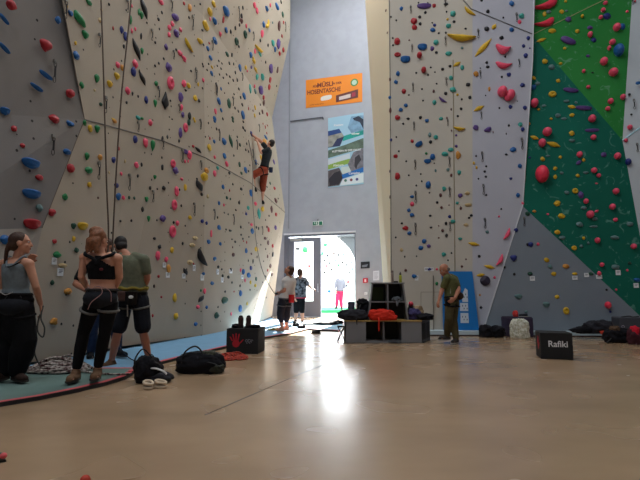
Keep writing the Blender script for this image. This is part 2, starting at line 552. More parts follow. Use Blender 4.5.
# ------------------------------------------------------------------ climbing holds
# colour letter, then a shape letter where the hold is not a plain knob; an angle where it lies askew
HC = {'r': (176, 36, 46), 'p': (236, 80, 110), 'b': (24, 92, 156), 'g': (22, 124, 66), 'y': (214, 172, 36), 'k': (26, 25, 28), 'v': (92, 66, 132),
      't': (58, 158, 146), 'o': (206, 142, 60), 'n': (98, 58, 56), 's': (96, 128, 128), 'l': (196, 170, 124), 'u': (34, 46, 120), 'd': (28, 74, 56), 'w': (226, 226, 226), 'q': (238, 54, 82), 'x': (50, 42, 62)}
HN = {'r': 'red', 'p': 'pink', 'b': 'blue', 'g': 'green', 'y': 'yellow', 'k': 'black', 'v': 'purple', 't': 'teal', 'o': 'ochre', 'n': 'brown', 's': 'grey green', 'l': 'tan', 'u': 'navy', 'd': 'dark green', 'w': 'white', 'q': 'red', 'x': 'dark purple'}
CROPS = {
 (140, 0, 8): "165 15 45 40 p;278 138 55 60 v;257 190 30 45 p;235 222 32 45 p;324 238 28 36 p;232 280 28 42 p;288 268 48 60 v;208 376 32 50 v;318 425 38 48 p;350 465 38 36 p;555 95 48 55 y;588 32 38 45 y;522 205 55 70 y;595 168 42 52 b;596 325 38 52 b;541 388 28 38 b;562 462 32 36 b;385 360 95 40 yc-55;478 332 55 44 yw;147 155 22 28 k;175 100 16 30 k;392 140 16 26 k;122 340 18 26 k;155 232 12 22 k;55 182 14 20 k;482 32 14 18 k;498 242 18 20 k;508 358 14 18 k;290 398 20 24 k;12 125 36 65 gw;15 410 30 55 gw;396 62 32 70 o;352 28 20 32 r;560 152 16 30 p;553 345 14 20 r;30 65 150 34 kf-72;8 290 20 50 kf;190 470 18 20 k",
 (215, 0, 8): "85 88 62 70 b;88 242 30 40 b;315 42 28 42 p;335 85 28 45 p;413 70 32 36 b;442 42 16 30 p;494 52 36 48 b;420 205 40 105 yy;388 195 26 44 b;376 270 28 60 p;240 275 36 58 dd;170 332 40 55 dd;162 225 18 36 k;125 252 20 34 k;190 372 18 22 k;195 200 16 30 k;222 62 16 30 k;212 130 24 40 k;210 165 30 40 n;250 208 18 36 p;274 242 24 30 b;40 272 26 36 p;66 160 18 60 r;350 392 85 40 yc25;318 408 20 40 p;286 440 30 46 b;308 470 30 24 y;358 432 34 26 t;362 324 18 26 k;424 362 14 28 k;462 345 34 44 t;505 350 34 80 v;480 395 24 40 b;545 400 24 36 r;515 428 28 28 r;535 290 16 28 r;548 180 16 28 r;512 205 30 80 n;540 118 24 44 d;528 15 16 28 k;95 434 30 34 d;135 440 16 36 k;460 182 12 20 s",
 (140, 60, 8): "228 60 50 78 v;242 185 60 110 pd;350 190 40 60 p;388 205 34 44 y;365 242 20 22 k;128 190 32 42 g;48 320 34 62 u;120 348 34 64 gw;198 325 62 150 kv;243 326 16 20 k;324 298 42 78 v;330 380 28 54 p;342 440 28 48 v;440 305 36 48 y;472 326 22 30 k;408 88 18 22 k;505 160 22 40 p;500 226 16 20 k;465 195 16 40 y;572 108 28 34 b;575 58 20 24 y;500 32 14 18 k;505 50 14 18 k;548 32 14 18 k;618 46 12 18 k;537 80 14 16 k;630 330 34 54 b;602 410 24 44 p;596 470 32 40 b;18 148 100 30 kf-66;120 46 18 22 k;150 25 16 24 k;395 450 34 60 kf;430 468 20 24 y;257 474 14 14 k;15 468 28 24 g;356 6 28 22 p",
 (215, 60, 8): "198 62 30 56 b;245 60 22 36 y;258 88 14 20 p;290 58 18 26 v;310 12 32 32 y;325 80 40 26 y;445 68 42 64 v;500 80 18 52 n;335 136 28 48 t;378 136 38 46 t;280 230 28 70 tf;365 240 50 66 v;316 210 16 30 p;320 250 26 44 s;440 158 22 46 r;432 216 24 44 r;388 300 24 36 r;416 434 20 36 r;232 288 30 54 b;36 325 40 58 b;48 400 24 36 b;222 440 36 70 b;110 350 34 80 d;48 230 16 28 b;320 380 18 40 y;316 444 20 34 y;388 345 22 50 n;378 415 20 36 n;118 134 16 18 k;92 116 14 18 k;66 142 14 18 k;108 186 12 16 k;162 100 14 28 k;178 162 14 28 k;145 162 14 26 k;190 232 16 22 k;152 274 14 16 k;204 300 14 26 k;218 358 16 30 k;36 116 12 18 k;48 70 14 18 k;18 44 12 18 k;30 8 14 16 k;55 28 12 16 k;114 25 16 28 k;148 32 12 26 k;405 18 14 22 k;492 208 10 16 k;76 264 10 14 n;268 388 12 30 r;303 405 10 20 n;356 430 14 24 k;186 410 14 24 k;160 384 14 24 k;62 470 16 24 k;140 465 24 28 d;362 358 12 20 k",
 (140, 120, 8): "80 22 36 50 p;42 180 48 78 p;100 205 44 90 gw;322 100 32 84 v;362 62 40 78 pd;312 168 18 30 k;218 135 18 36 k;180 150 22 44 k;394 280 44 76 p;366 255 34 44 v;425 210 24 26 r;465 240 60 22 kf-35;552 220 36 52 y;592 172 24 34 b;597 298 22 34 p;620 384 26 30 t;596 428 32 48 p;262 350 44 70 pd;280 405 52 60 v;360 332 18 36 p;384 330 14 28 p;530 405 44 44 o;510 455 66 68 y;332 472 28 24 p;118 458 32 36 gw;178 380 24 50 k;175 300 14 24 k;12 356 18 36 k;390 18 28 50 d;438 10 20 28 y;558 148 14 28 r;523 134 10 16 k;612 72 14 24 k;547 24 10 20 k;455 470 18 20 k;595 8 24 28 b",
 (215, 120, 8): "70 170 40 60 b;74 288 30 48 b;92 352 28 44 p;125 170 100 24 df-78;198 198 18 30 k;178 135 12 20 k;253 190 12 24 k;245 238 12 22 k;268 252 12 22 k;195 355 20 50 d;243 400 28 54 b;210 425 20 28 d;114 425 20 28 k;150 285 12 22 k;225 62 18 28 k;240 84 16 20 k;226 14 14 22 k;142 6 20 28 d;290 110 30 44 u;326 340 26 44 b;366 300 24 44 y;470 335 20 44 v;402 55 12 32 r;412 104 12 20 r;420 44 10 16 r;384 30 10 16 r;278 362 10 16 k;268 410 12 20 k;395 180 40 60 o;405 138 40 24 b",
 (140, 180, 8): "290 88 42 82 p;272 200 48 88 pd;258 412 60 100 pd;298 346 32 42 p;178 310 54 58 v;135 322 14 18 k;50 155 36 44 gw;68 310 32 52 gw;20 235 26 44 k;80 65 24 32 k;138 72 14 18 k;188 65 34 40 k;330 205 16 24 k;268 340 20 26 k;362 366 12 18 k;316 78 14 24 k;360 60 26 60 y;540 130 20 36 l;472 45 95 40 kf-62;492 114 26 30 k;398 300 34 32 y;496 330 30 36 u;532 345 24 30 u;632 185 24 36 b;630 380 34 42 b;568 430 20 60 p;620 300 16 24 k;440 465 50 32 l;115 468 30 26 k",
 (215, 180, 8): "64 56 28 38 b;44 182 32 34 b;70 200 18 26 p;116 84 12 24 r;142 34 14 20 k;208 72 24 26 k;94 142 24 28 d;122 152 14 22 d;192 182 20 28 k;264 222 26 34 t;166 240 16 18 k;248 270 20 28 u;74 262 12 16 k;105 274 12 16 k;38 378 40 36 b;120 405 28 20 k;88 396 14 18 k;206 376 16 28 k;208 438 16 18 k;288 105 34 56 b;380 232 32 44 y;350 270 90 26 tf-82;475 66 22 30 r;487 276 24 32 r;322 190 26 32 p;296 408 32 48 b;290 358 24 26 p;428 398 24 40 r;483 380 24 38 v;452 235 24 56 n;485 165 28 44 n;432 286 12 18 k;448 300 12 16 k;404 320 10 16 k;440 26 14 28 d;415 55 12 18 k;505 148 10 16 k;22 304 14 20 l;330 378 14 22 k;348 388 12 28 k;415 376 18 24 n;270 342 10 16 n;400 468 28 26 n;270 455 12 16 k;222 470 14 18 k;135 474 16 14 k",
 (140, 240, 8): "140 125 44 72 p;208 155 32 44 p;228 228 40 70 o;254 82 34 52 y;490 140 150 66 kc-65;340 28 18 28 k;155 55 32 36 k;148 292 24 26 r;112 370 20 30 k;170 456 18 20 r;362 252 62 26 kf-62;398 180 50 38 l;428 190 16 16 r;506 270 30 28 b;576 346 34 32 b;596 152 34 36 b;546 14 36 36 b;486 404 18 22 g;516 410 26 44 p;276 462 40 66 y;486 62 12 14 k;535 202 14 16 n;625 215 22 28 k;415 40 50 36 l",
 (215, 240, 8): "40 30 26 30 b;5 156 20 24 b;24 216 22 30 k;54 234 14 18 k;126 236 20 26 k;60 286 20 28 k;106 296 24 28 k;160 14 18 20 k;145 118 30 32 n;140 58 12 20 n;135 340 14 22 k;80 412 16 20 k;248 84 24 44 b;328 74 34 38 y;366 38 10 16 k;424 22 22 40 n;460 48 22 32 r;405 72 10 18 k;460 115 24 40 k;420 132 16 32 n;440 208 30 36 n;420 242 18 26 r;455 274 22 36 n;226 254 32 44 b;268 282 40 42 b;286 225 26 36 u;204 240 16 34 p;283 338 20 30 y;322 364 22 28 y;240 322 16 34 p;203 425 28 54 b;290 110 16 20 n;336 135 10 24 k;303 170 14 40 k;266 165 10 24 k;402 292 18 20 k;412 354 10 14 k;370 216 10 14 k;388 170 10 14 k;328 310 20 36 d;380 338 8 14 k;280 398 12 18 k;200 366 14 26 k;152 412 12 16 r;395 400 10 16 k;410 460 10 16 k;395 456 10 16 k;252 18 12 24 r;228 8 10 14 r;72 482 60 56 d",
 (140, 285, 8): "100 246 18 28 r;66 326 20 24 k;286 248 44 50 y;444 312 34 32 b;532 178 26 28 b;462 176 34 34 p;488 110 70 30 kf52;610 242 46 50 d;624 176 14 18 k",
 (140, 210, 4): "400 393 20 26 b;428 375 8 16 y;364 415 8 16 p;340 326 8 8 k",
 (60, 0, 8): "80 106 40 46 b;145 150 120 62 gw-52;198 280 62 68 gw;228 18 50 42 g;126 442 54 66 b;123 345 22 36 y;55 50 18 30 y;425 225 16 36 r;493 240 32 60 u;522 290 36 74 u;564 160 26 76 g;510 372 20 38 k;574 248 20 44 p;602 232 18 36 p;392 34 18 26 k;330 80 22 24 l;318 160 26 40 l;610 395 150 34 kf-68;632 95 22 60 g;574 48 16 30 p",
 (60, 60, 8): "460 36 36 52 p;498 62 38 52 o;452 132 54 58 yw;394 194 56 56 yw;292 150 48 72 gw;172 200 38 54 g;324 355 28 32 d;276 242 18 24 l;540 250 44 62 p;580 270 16 34 k;625 290 14 26 k;532 340 20 26 k;585 95 44 80 u;600 32 46 76 p;635 92 16 40 k;622 462 40 34 t;78 272 72 72 r;428 474 36 16 y",
 (60, 120, 8): "78 30 60 50 b;196 22 32 46 g;238 68 40 56 y;294 74 52 62 gw;52 252 66 48 b;213 292 48 62 gw;226 402 60 54 g;320 298 42 44 o;82 384 66 72 r;428 320 36 52 u;467 228 24 34 r;488 430 26 32 p;600 155 42 62 u;610 360 38 54 p;520 330 18 34 l;622 448 20 30 k;434 10 36 36 o;392 420 16 24 l",
 (60, 170, 8): "234 118 40 46 y;36 215 44 58 g;106 448 44 50 d;178 440 86 76 yj;450 122 40 40 u;464 212 42 60 b;506 222 30 34 p;552 220 20 30 d;594 224 20 28 d;304 222 18 20 n;482 408 18 22 k;570 405 20 24 k",
 (0, 210, 4): "17 118 38 38 b;217 125 18 18 r;305 160 20 22 d;294 115 14 22 y;226 178 34 26 g;250 222 34 18 l;270 325 32 26 o;215 445 34 30 o;208 290 18 22 d",
 (0, 0, 8): "85 42 80 80 r;32 152 84 34 bj-40;36 385 90 40 bj-35;362 368 110 96 rw;462 162 54 58 b",
 (0, 60, 8): "366 120 96 44 bj-20;292 218 92 40 bj-18;36 400 76 76 bj;430 472 84 66 r",
 (0, 120, 8): "108 70 48 48 r;178 205 42 40 r;242 335 140 98 bj;312 460 64 50 r",
 (0, 170, 8): "248 180 140 92 bj;310 305 56 64 s;412 338 60 58 r;252 420 135 100 rj;20 560 1 1 k",
 (385, 0, 8): "131 70 28 38 b;312 46 105 52 vj;392 46 30 32 r;322 100 24 26 k;278 136 26 28 k;282 192 26 28 k;232 172 52 54 r;236 222 42 42 r;48 135 16 16 k;90 163 16 16 k;396 202 26 28 u;382 240 40 36 b;430 266 18 18 k;377 182 14 14 k;98 332 50 58 r;62 305 16 18 k;64 362 16 18 k;194 322 14 14 n;298 372 76 62 bj;274 446 48 48 rb;100 438 52 38 rd;162 470 80 64 bj;407 340 42 46 t;377 390 32 38 v;412 420 26 24 k;508 208 44 42 t;544 112 48 46 t;488 34 34 26 k;492 94 14 18 k;500 155 20 24 y;552 174 26 24 k;487 262 18 20 k;508 430 54 36 t;8 85 14 18 n;20 262 12 16 n;268 22 14 16 k;342 24 14 14 k",
 (385, 60, 8): "104 110 36 40 b;88 176 32 34 b;308 84 46 50 rb;250 103 18 18 k;366 60 18 18 k;400 97 14 14 k;343 118 18 18 k;460 74 26 26 k;520 50 26 24 k;618 62 32 44 t;575 34 66 26 yf35;150 250 36 40 r;190 280 16 16 k;296 232 16 16 k;304 325 16 16 k;413 190 16 16 k;388 250 20 30 n;485 268 26 30 k;528 144 36 38 t;544 238 52 44 t;460 320 74 34 vc-42;394 340 34 40 t;166 364 32 32 b;126 398 34 32 b;100 462 44 42 r;185 470 28 22 k;284 460 26 30 k;448 470 34 28 t;496 466 14 24 n;614 315 18 18 k;608 390 24 28 k;582 450 20 20 k;580 278 22 22 y;38 300 24 30 b;40 155 18 36 n;42 405 22 50 n;530 395 12 24 n",
 (385, 120, 8): "145 30 20 20 k;335 6 34 30 b;592 68 90 46 yc-12;532 85 12 20 n;570 122 20 20 v;216 170 28 30 r;268 190 62 48 bj35;358 120 28 40 s;406 138 38 36 t;364 175 28 30 k;48 160 22 28 u;90 137 16 16 k;110 250 16 16 k;85 290 36 32 r;380 294 46 50 b;340 326 58 44 bj;330 268 22 22 g;394 346 12 12 k;404 405 18 26 s;478 272 52 38 t;526 238 46 36 t;570 210 26 24 v;586 282 44 64 o;170 330 16 16 k;190 442 16 16 k;285 432 16 16 k;502 398 26 28 s;530 442 20 30 n;592 420 32 38 t;98 450 44 56 r;42 80 10 14 n;40 410 14 26 n",
 (385, 180, 8): "346 40 46 58 b;250 44 16 16 k;294 10 14 16 k;355 102 16 14 k;472 68 36 38 t;444 122 24 36 n;418 180 22 26 k;452 220 24 22 n;216 134 34 24 b;216 192 34 36 p;190 242 30 30 b;216 280 38 32 b;362 286 24 20 k;368 380 24 18 k;134 347 20 20 k;164 385 46 36 r;196 426 34 32 b;86 460 16 18 k;516 293 26 28 u;545 332 40 34 t;488 348 24 28 k;460 405 26 28 n;492 445 26 30 k;430 366 12 12 n;430 462 16 14 n;602 125 38 34 v;578 185 26 24 t;606 225 22 28 n;600 470 34 24 t;42 135 16 34 n;44 310 10 16 n;512 200 12 14 n",
 (385, 230, 8): "314 90 38 36 b;286 144 40 34 b;350 128 34 30 v;132 160 28 30 l;158 213 14 16 k;253 210 12 14 k;165 322 24 24 n;234 370 38 32 b;470 195 38 34 t;532 184 14 16 k;504 242 14 16 k;354 314 34 24 u;415 314 20 20 p;413 428 26 30 g;558 128 10 18 n;615 292 20 22 n",
 (455, 0, 8): "262 92 30 30 k;452 30 40 46 b;530 128 42 44 t;515 176 28 36 p;452 238 40 38 b;386 142 16 20 k;212 4 22 20 k;252 232 40 40 k;372 302 34 32 k;115 92 105 42 yc-48;312 215 52 26 yf62;225 382 195 34 yf52;50 300 200 84 yc-8;585 305 30 34 u;548 368 28 32 u;565 447 36 40 u;598 385 14 16 v;402 454 20 20 k;385 392 120 100 pa;55 385 26 22 s;85 230 20 18 k",
 (455, 60, 8): "390 40 125 70 pa;60 62 30 42 t;168 112 44 44 o;253 20 24 24 k;262 56 30 26 k;203 65 12 12 k;430 118 32 36 u;374 136 20 20 k;104 198 36 32 k;372 260 86 86 pb;432 288 70 100 pb-25;274 232 22 40 o;245 284 12 14 k;190 388 90 30 yf30;355 384 16 18 k;444 376 30 32 u;540 202 40 36 u;558 382 34 34 u;118 300 28 30 k;48 390 26 28 k;500 330 8 10 k",
 (455, 120, 8): "165 62 46 44 v;264 80 68 40 vw32;430 44 20 20 k;520 36 34 38 t;541 76 32 32 u;464 236 46 40 b;410 276 24 20 k;168 288 16 20 k;150 345 20 30 y;172 380 20 28 y;250 370 18 16 k;238 412 22 20 k;246 454 22 20 k;187 470 14 16 k;518 368 34 34 b;446 468 26 24 u;410 110 10 20 k;304 98 10 22 n",
 (455, 180, 8): "98 105 40 30 l;105 200 55 30 l;130 284 28 22 k;112 302 22 18 k;90 358 44 26 l;250 120 18 18 k;370 232 14 16 k;352 292 18 18 p;257 416 30 26 s;504 122 34 36 b;542 186 24 30 p;580 270 40 36 d;487 402 34 34 u;415 432 105 48 pc62",
 (455, 240, 8): "150 32 92 26 yf-12;194 130 26 24 k;88 154 14 14 n;58 210 20 18 n;358 160 105 48 pc62;275 215 88 26 yf-14;205 280 70 24 yf8;240 326 74 72 xk;316 300 22 24 p;198 440 20 18 o;468 147 62 52 uw;394 217 26 24 k;474 274 22 22 k;600 270 40 30 d;505 450 60 40 s;605 36 40 40 u;580 36 20 30 k;208 540 26 22 kf",
 (520, 230, 8): "144 114 26 28 p;212 238 42 36 y;240 294 36 40 s;270 350 40 34 y;366 290 52 38 o;438 350 40 24 y;80 354 38 26 k;566 352 40 28 d;297 18 44 36 y;335 62 50 36 s;508 65 26 30 y;490 130 30 28 s;546 105 20 26 s;432 144 42 38 yd;615 84 46 46 pb;630 348 34 36 pb",
 (525, 0, 8): "160 42 175 84 rh28;155 185 135 74 rh24;155 115 30 44 y;188 96 36 30 s;292 95 34 36 y;324 12 24 24 y;330 88 24 20 s;346 158 48 44 v;455 134 28 30 yb;215 248 56 36 y;345 325 105 56 vj-36;418 252 32 34 y;130 322 70 24 yf22;318 388 26 26 y;516 282 44 46 pb;520 222 42 32 v;548 322 38 40 u;503 448 30 24 v",
 (525, 60, 8): "158 12 44 44 y;212 58 50 42 s;284 28 28 26 y;70 146 30 36 y;100 188 40 30 s;66 220 44 44 b;265 168 32 30 y;218 274 60 50 yd;70 350 68 70 pb;108 396 24 24 y;152 366 36 24 s;365 240 100 42 vj-14;468 382 108 42 vj-8;374 376 58 26 yf-18;375 442 38 32 y;330 330 44 26 s;408 340 24 26 s;262 444 40 36 s;312 470 40 26 s;208 470 24 24 y;530 474 62 60 pb;540 102 20 14 k",
 (525, 120, 8): "172 100 78 70 pb;132 188 64 68 pb;74 142 66 28 yf-26;226 196 102 36 yf-24;372 108 42 40 y;374 164 46 30 s;535 80 100 34 vj;543 142 48 42 pb;432 278 48 48 pb;468 320 28 32 y;428 342 44 26 v45;282 298 28 26 y;184 288 36 20 s;140 314 38 40 y;38 300 24 16 u;127 440 114 140 rb;240 388 32 30 y;240 456 30 34 y;292 424 30 26 s;422 446 30 30 y;486 422 40 24 s;547 406 50 46 pb;586 446 36 34 pb;630 278 44 40 v;30 32 28 28 o",
 (525, 175, 8): "400 128 46 46 yd;332 142 40 32 s;446 160 44 60 v;484 212 44 42 pb;256 228 54 44 y;290 328 54 42 y;258 456 48 38 y;74 290 32 22 o;515 318 62 62 pb;572 290 36 18 pf30;470 264 46 28 s;558 352 40 26 s;436 395 56 44 s;572 68 24 14 p;182 314 22 18 p;548 412 60 20 s",
 (580, 0, 8): "199 28 38 30 pb;181 85 38 34 pb;162 143 36 32 pb;214 132 54 52 u;287 226 62 60 pb;336 215 46 52 b;107 325 1 1 k;254 342 52 44 pb;229 388 34 36 pb;300 412 84 100 bb;376 94 24 24 p;440 10 16 20 r",
 (580, 60, 8): "184 18 64 62 pb;259 105 74 66 pb;26 92 30 30 pb;63 218 34 28 pb;240 333 48 44 pb;218 392 40 36 pb;338 300 44 46 pb;465 184 40 28 b;395 276 22 24 k;410 436 20 18 k",
 (580, 120, 8): "293 292 56 54 pb;384 338 50 56 ub;397 60 44 40 pb;365 165 34 30 pb",
 (580, 180, 8): "282 92 54 48 pb;254 216 52 48 pb;283 318 38 32 p;397 354 50 36 s;278 460 64 34 s",
 (580, 230, 8): "424 132 48 44 pb;172 278 38 36 pb;282 296 64 40 s;378 323 22 20 p;395 266 30 28 d;455 400 50 34 b",
 (520, 285, 8): "208 155 54 44 s;298 94 40 32 y;368 206 50 60 yd;48 214 28 22 s;10 90 16 30 s",
 (560, 285, 8): "378 160 54 56 rb;402 214 22 20 u;372 38 20 18 k;450 38 22 18 p",
 (260, 220, 5.333): "240 158 20 22 g;348 132 16 12 g;325 178 16 20 g;360 190 8 10 k;345 215 8 10 k;372 230 8 10 k;395 178 8 10 k;420 185 8 12 k;445 180 10 14 s;470 190 8 10 k;400 215 8 10 b;440 225 8 10 k;355 245 8 10 r;380 265 8 10 k;420 240 8 10 g;460 240 8 10 k;490 225 8 10 k;345 280 8 10 k;370 380 12 12 b;470 330 10 12 r;480 280 8 10 k;460 350 10 10 k;200 152 20 12 k;262 245 10 12 r;495 262 8 10 b",
}
# the holds one can point at straight away
NAMED = {
 (30, 162): ('upper of the two big blue jugs on the grey panel, flat lit top', 'the upper big blue jug'),
 (31, 192.5): ('lower of the two big blue jugs on the grey panel, rounded oval', 'the lower big blue jug'),
 (31.5, 222.5): ('big red half moon jug low on the grey panel', 'the red half moon jug'),
 (45, 46): ('big spiky red hold high on the grey panel', 'the spiky red hold'),
 (78, 19): ('long green leaf shaped hold beside the fold of the grey panel', 'the long green leaf hold'),
 (82, 225): ('large yellow jug above the woman with the loose hair bun', 'the large yellow jug'),
 (164.7, 100.6): ('large black and grey kite shaped hold above the joint on the left wall', 'the black kite hold'),
 (170, 83): ('pink ring shaped hold above the black kite shaped hold', 'the upper pink ring'),
 (204, 177): ('big round yellow hold just under the joint on the left wall', 'the big round yellow hold'),
 (201, 257.5): ('big black curved hold low in the middle of the left wall', 'the big black curved hold'),
 (162, 219): ('round purple hold with pale rim low on the left wall', 'the round purple hold'),
 (172, 231.5): ('largest pink ring hold on the left wall, under a small pink hold', 'the largest pink ring'),
 (188, 45): ('yellow banana shaped hold hanging askew high on the left wall', 'the askew yellow banana'),
 (267.5, 25.6): ('yellow three armed hold high at the far end of the left wall', 'the three armed yellow hold'),
 (224, 300): ('round dark green hold above the black cube with the red hand', 'the round dark green hold'),
 (216, 315): ('lowest dark green hold on the left wall, just above the blue mat', 'the lowest dark green hold'),
 (174.5, 297.5): ('tall yellow hold low on the left wall above another yellow one', 'the tall yellow hold'),
 (175.7, 316): ('lowest yellow hold on the left wall, near the blue mat', 'the lowest yellow hold'),
 (424, 5.8): ('long purple hold at the top of the cream right wall', 'the long purple hold'),
 (422, 46.5): ('larger of two bright blue jugs high on the cream right wall, upper one', 'the upper bright blue jug'),
 (405, 58.7): ('lower of two bright blue jugs high on the cream right wall', 'the lower bright blue jug'),
 (461, 37.5): ('biggest yellow banana hold, lying level across the wall joint', 'the biggest yellow banana'),
 (483, 47.7): ('thin yellow stick hold slanting beside the pink curved holds', 'the thin yellow stick'),
 (469, 11.5): ('yellow banana hold at the top of the joint on the pale panel', 'the top yellow banana'),
 (459, 128.5): ('yellow banana hold half way up the cream right wall', 'the middle yellow banana'),
 (503, 49): ('upper of the two pink horn shaped holds on the pale panel', 'the upper pink horn'),
 (503.7, 65): ('lower of the two pink horn shaped holds on the pale panel', 'the lower pink horn'),
 (501.5, 92.5): ('left one of the pair of big pink discs on the pale panel', 'the left pink disc'),
 (509, 96): ('right one of the pair of big pink discs on the pale panel', 'the right pink disc'),
 (507, 234): ('upper pink stripe hold along the slanting edge of the pale panel', 'the upper pink stripe'),
 (499.7, 260): ('lower pink stripe hold along the slanting edge of the pale panel', 'the lower pink stripe'),
 (485, 280.7): ('big dark purple block hold beside the blue board', 'the dark purple block'),
 (513.5, 258.4): ('navy triangular jug on the grey triangular panel', 'the navy triangular jug'),
 (540.9, 175): ('biggest red ball hold low on the dark green panel', 'the biggest red ball'),
 (545, 5.2): ('upper red horn shaped hold at the top of the light green panel', 'the upper red horn'),
 (544.4, 23): ('lower red horn shaped hold crossed by the slanting joint', 'the lower red horn'),
 (617.5, 51.5): ('big blue ball hold with chalky top on the light green panel', 'the big blue ball'),
 (568, 40.6): ('long purple ribbed hold askew on the light green panel', 'the long ribbed purple hold'),
 (607, 305): ('red ball hold low on the grey triangular panel, lone among greys', 'the low red ball'),
 (566, 310.7): ('yellow ring hold low on the grey triangular panel', 'the low yellow ring'),
 (628, 162): ('navy ball hold on the white wall beside the dark green panel', 'the navy ball'),
 (59, 57): None,
}
NAMED.pop((59, 57))

HM = {c: mat('hold_' + ('bright_' if c == 'q' else '') + HN[c].replace(' ', '_'), HC[c], .5, .4, noise_amt=.12, scale=14, bump=.25) for c in HC}
ICO = {}
for lv in (2, 3):
    b_ = B(); bmesh.ops.create_icosphere(b_, subdivisions=lv, radius=1)
    b_.verts.ensure_lookup_table()
    ICO[lv] = ([v.co.copy() for v in b_.verts], [[v.index for v in f.verts] for f in b_.faces]); b_.free()


def hold_shape(shape, lv, seed):
    """unit hold: x right, y up, z off the wall; the back is sunk a little into the wall"""
    vs, fs = ICO[lv]
    out = []
    rnd = random.Random(seed)
    o = V((rnd.uniform(-50, 50), rnd.uniform(-50, 50), rnd.uniform(-50, 50)))
    facets = [V((rnd.uniform(-1, 1), rnd.uniform(-1, 1), rnd.uniform(.1, 1))).normalized() for _ in range(7)]
    for p in vs:
        q = p.copy()
        if shape == 'b':
            q.z = q.z * .9 + .35
        elif shape == 'j':
            q.z = q.z * .8 + .2
            if q.y > .35: q.y = .35 + (q.y - .35) * .5
            if q.y > .2 and q.z > 0: q.z += .25
            q.y -= .1
            q += V((0, 0, 1)) * noise.noise(q * 1.6 + o) * .15
        elif shape == 'w':
            t = (1 - q.y) / 2
            q.x *= .25 + .95 * (1 - t) ** .8 if q.y > -.98 else .2
            q.z = q.z * (.5 + .5 * (q.y + 1) / 2) + .2
            q += p * noise.noise(p * 1.7 + o) * .12
        elif shape == 'v':
            q.x *= max(.06, 1 - abs(q.y + .35) / (1.36 if q.y > -.35 else .66)) * 1.15
            q.z = q.z * .7 + .25
        elif shape == 'f':
            s = max(.05, (1 - abs(q.x) ** 1.7))
            q.y *= .35 + .8 * s; q.z = q.z * (.3 + .7 * s) + .2
        elif shape == 'c':
            q.y = q.y * .62 * (1.05 - .5 * abs(q.x)) + .55 * q.x * q.x - .25
            q.z = q.z * .8 + .3
        elif shape in 'ah' and shape:
            s = (q.x + 1) / 2 if shape == 'a' else (1 - q.x) / 2
            q.y = q.y * (.14 + .8 * (1 - s) ** .7 * min(1, 6 * s + .35)) + .8 * (q.x - .1) ** 2 - .35
            q.z = q.z * .8 + .3
        elif shape == 'y':
            a = math.atan2(q.y, q.x); r = math.hypot(q.x, q.y)
            q = V((q.x, q.y, q.z)) * (.35 + .65 * max(0, math.cos(1.5 * (a - PI / 2))) ** 2); q.z = p.z * .8 + .2
        elif shape == 'd':
            r = math.hypot(q.x, q.y)
            q.z = q.z * .85 + .25
            if r < .48 and q.z > 0: q.z -= .75 * (1 - (r / .48) ** 2) + .1
        elif shape == 'k':
            for fn in facets:
                dd = q.dot(fn)
                if dd > .72: q -= fn * (dd - .72)
            q *= 1.15; q.z = q.z * .8 + .2
        else:
            for fn in facets[:4]:
                dd = q.dot(fn)
                if dd > .78: q -= fn * (dd - .78) * .9
            q += p * noise.noise(p * 1.3 + o) * .22
            q.z = q.z * .85 + .25
        if q.z < -.06: q.z = -.06
        out.append(q)
    return out, fs


import re as _re
HOLDS = []
for (ox, oy, sc), txt in CROPS.items():
    for e in txt.split(';'):
        x, y, w, hh, code = e.split()
        mm = _re.match(r'([a-z])([a-z]?)(-?\d*)$', code)
        u, v2 = ox + float(x) / sc, oy + float(y) / sc
        w, hh = float(w) / sc, float(hh) / sc
        if w < .5: continue
        if sc < 6 and ox == 260: w, hh = w * 1.5, hh * 1.5
        ang = float(mm.group(3) or 0)
        if any(abs(u - q['u']) < 2.2 and abs(v2 - q['v']) < 2.2 and q['c'] == mm.group(1) for q in HOLDS): continue
        a = at(u, v2)
        if a is None: continue
        cc_ = 'q' if mm.group(1) == 'r' and a[2] in ('green_up', 'green_low', 'grey_tri') else mm.group(1)
        HOLDS.append(dict(u=u, v=v2, w=w, h=hh, c=cc_, s=mm.group(2), ang=ang, at=a))
HOLDS.sort(key=lambda q: -q['w'] * q['h'])
WALLNAME = {'grey_left': 'grey panel', 'cream_left': 'left wall', 'cream_right': 'cream right wall', 'pale_right': 'pale panel', 'green_up': 'light green panel',
            'green_low': 'dark green panel', 'grey_tri': 'grey triangular panel', 'white_right': 'white wall', 'beige': 'beige side of the wall', 'out': 'outdoor wall', 'back': 'back wall'}
NIND = 300


def hold_geo(q, idx):
    loc, n, facet, d = q['at']
    r, up = front(loc, n)
    view = (CO - loc).normalized()
    # pixel size -> size on the wall
    dist = (loc - CO).length
    k_ = dist / ray(q['u'], q['v']).length / 480
    H, W = q['h'] * k_, q['w'] * k_
    c_ = abs(n.dot(view)); s_ = math.sqrt(max(0, 1 - c_ * c_))
    depth_f = .95 if q['s'] in 'b' and q['s'] else .5
    prot = depth_f * .5 * min(W, H) * 1.5
    if q['ang']:
        prot = .45 * H
        ph = math.radians(q['ang'])
        A, Bv = W / 2, H / 2
        st = 1 / max(.42, c_)
        ex = r * (math.cos(ph) * st) + up * math.sin(ph)
        ey = up * math.cos(ph) - r * (math.sin(ph) * st)
        ex *= A; ey *= Bv
    else:
        Wr = max(.35 * W, (W - prot * s_ * .8)) / max(.3, c_)
        Wr = min(Wr, 2.4 * max(W, H))
        ex, ey = r * (Wr / 2), up * (H / 2)
    ez = n * max(prot, .012)
    lv = 3 if q['w'] * q['h'] > 14 else 2
    vs, fs = hold_shape(q['s'], lv, idx)
    return loc, [ex * p.x + ey * p.y + ez * p.z for p in vs], fs


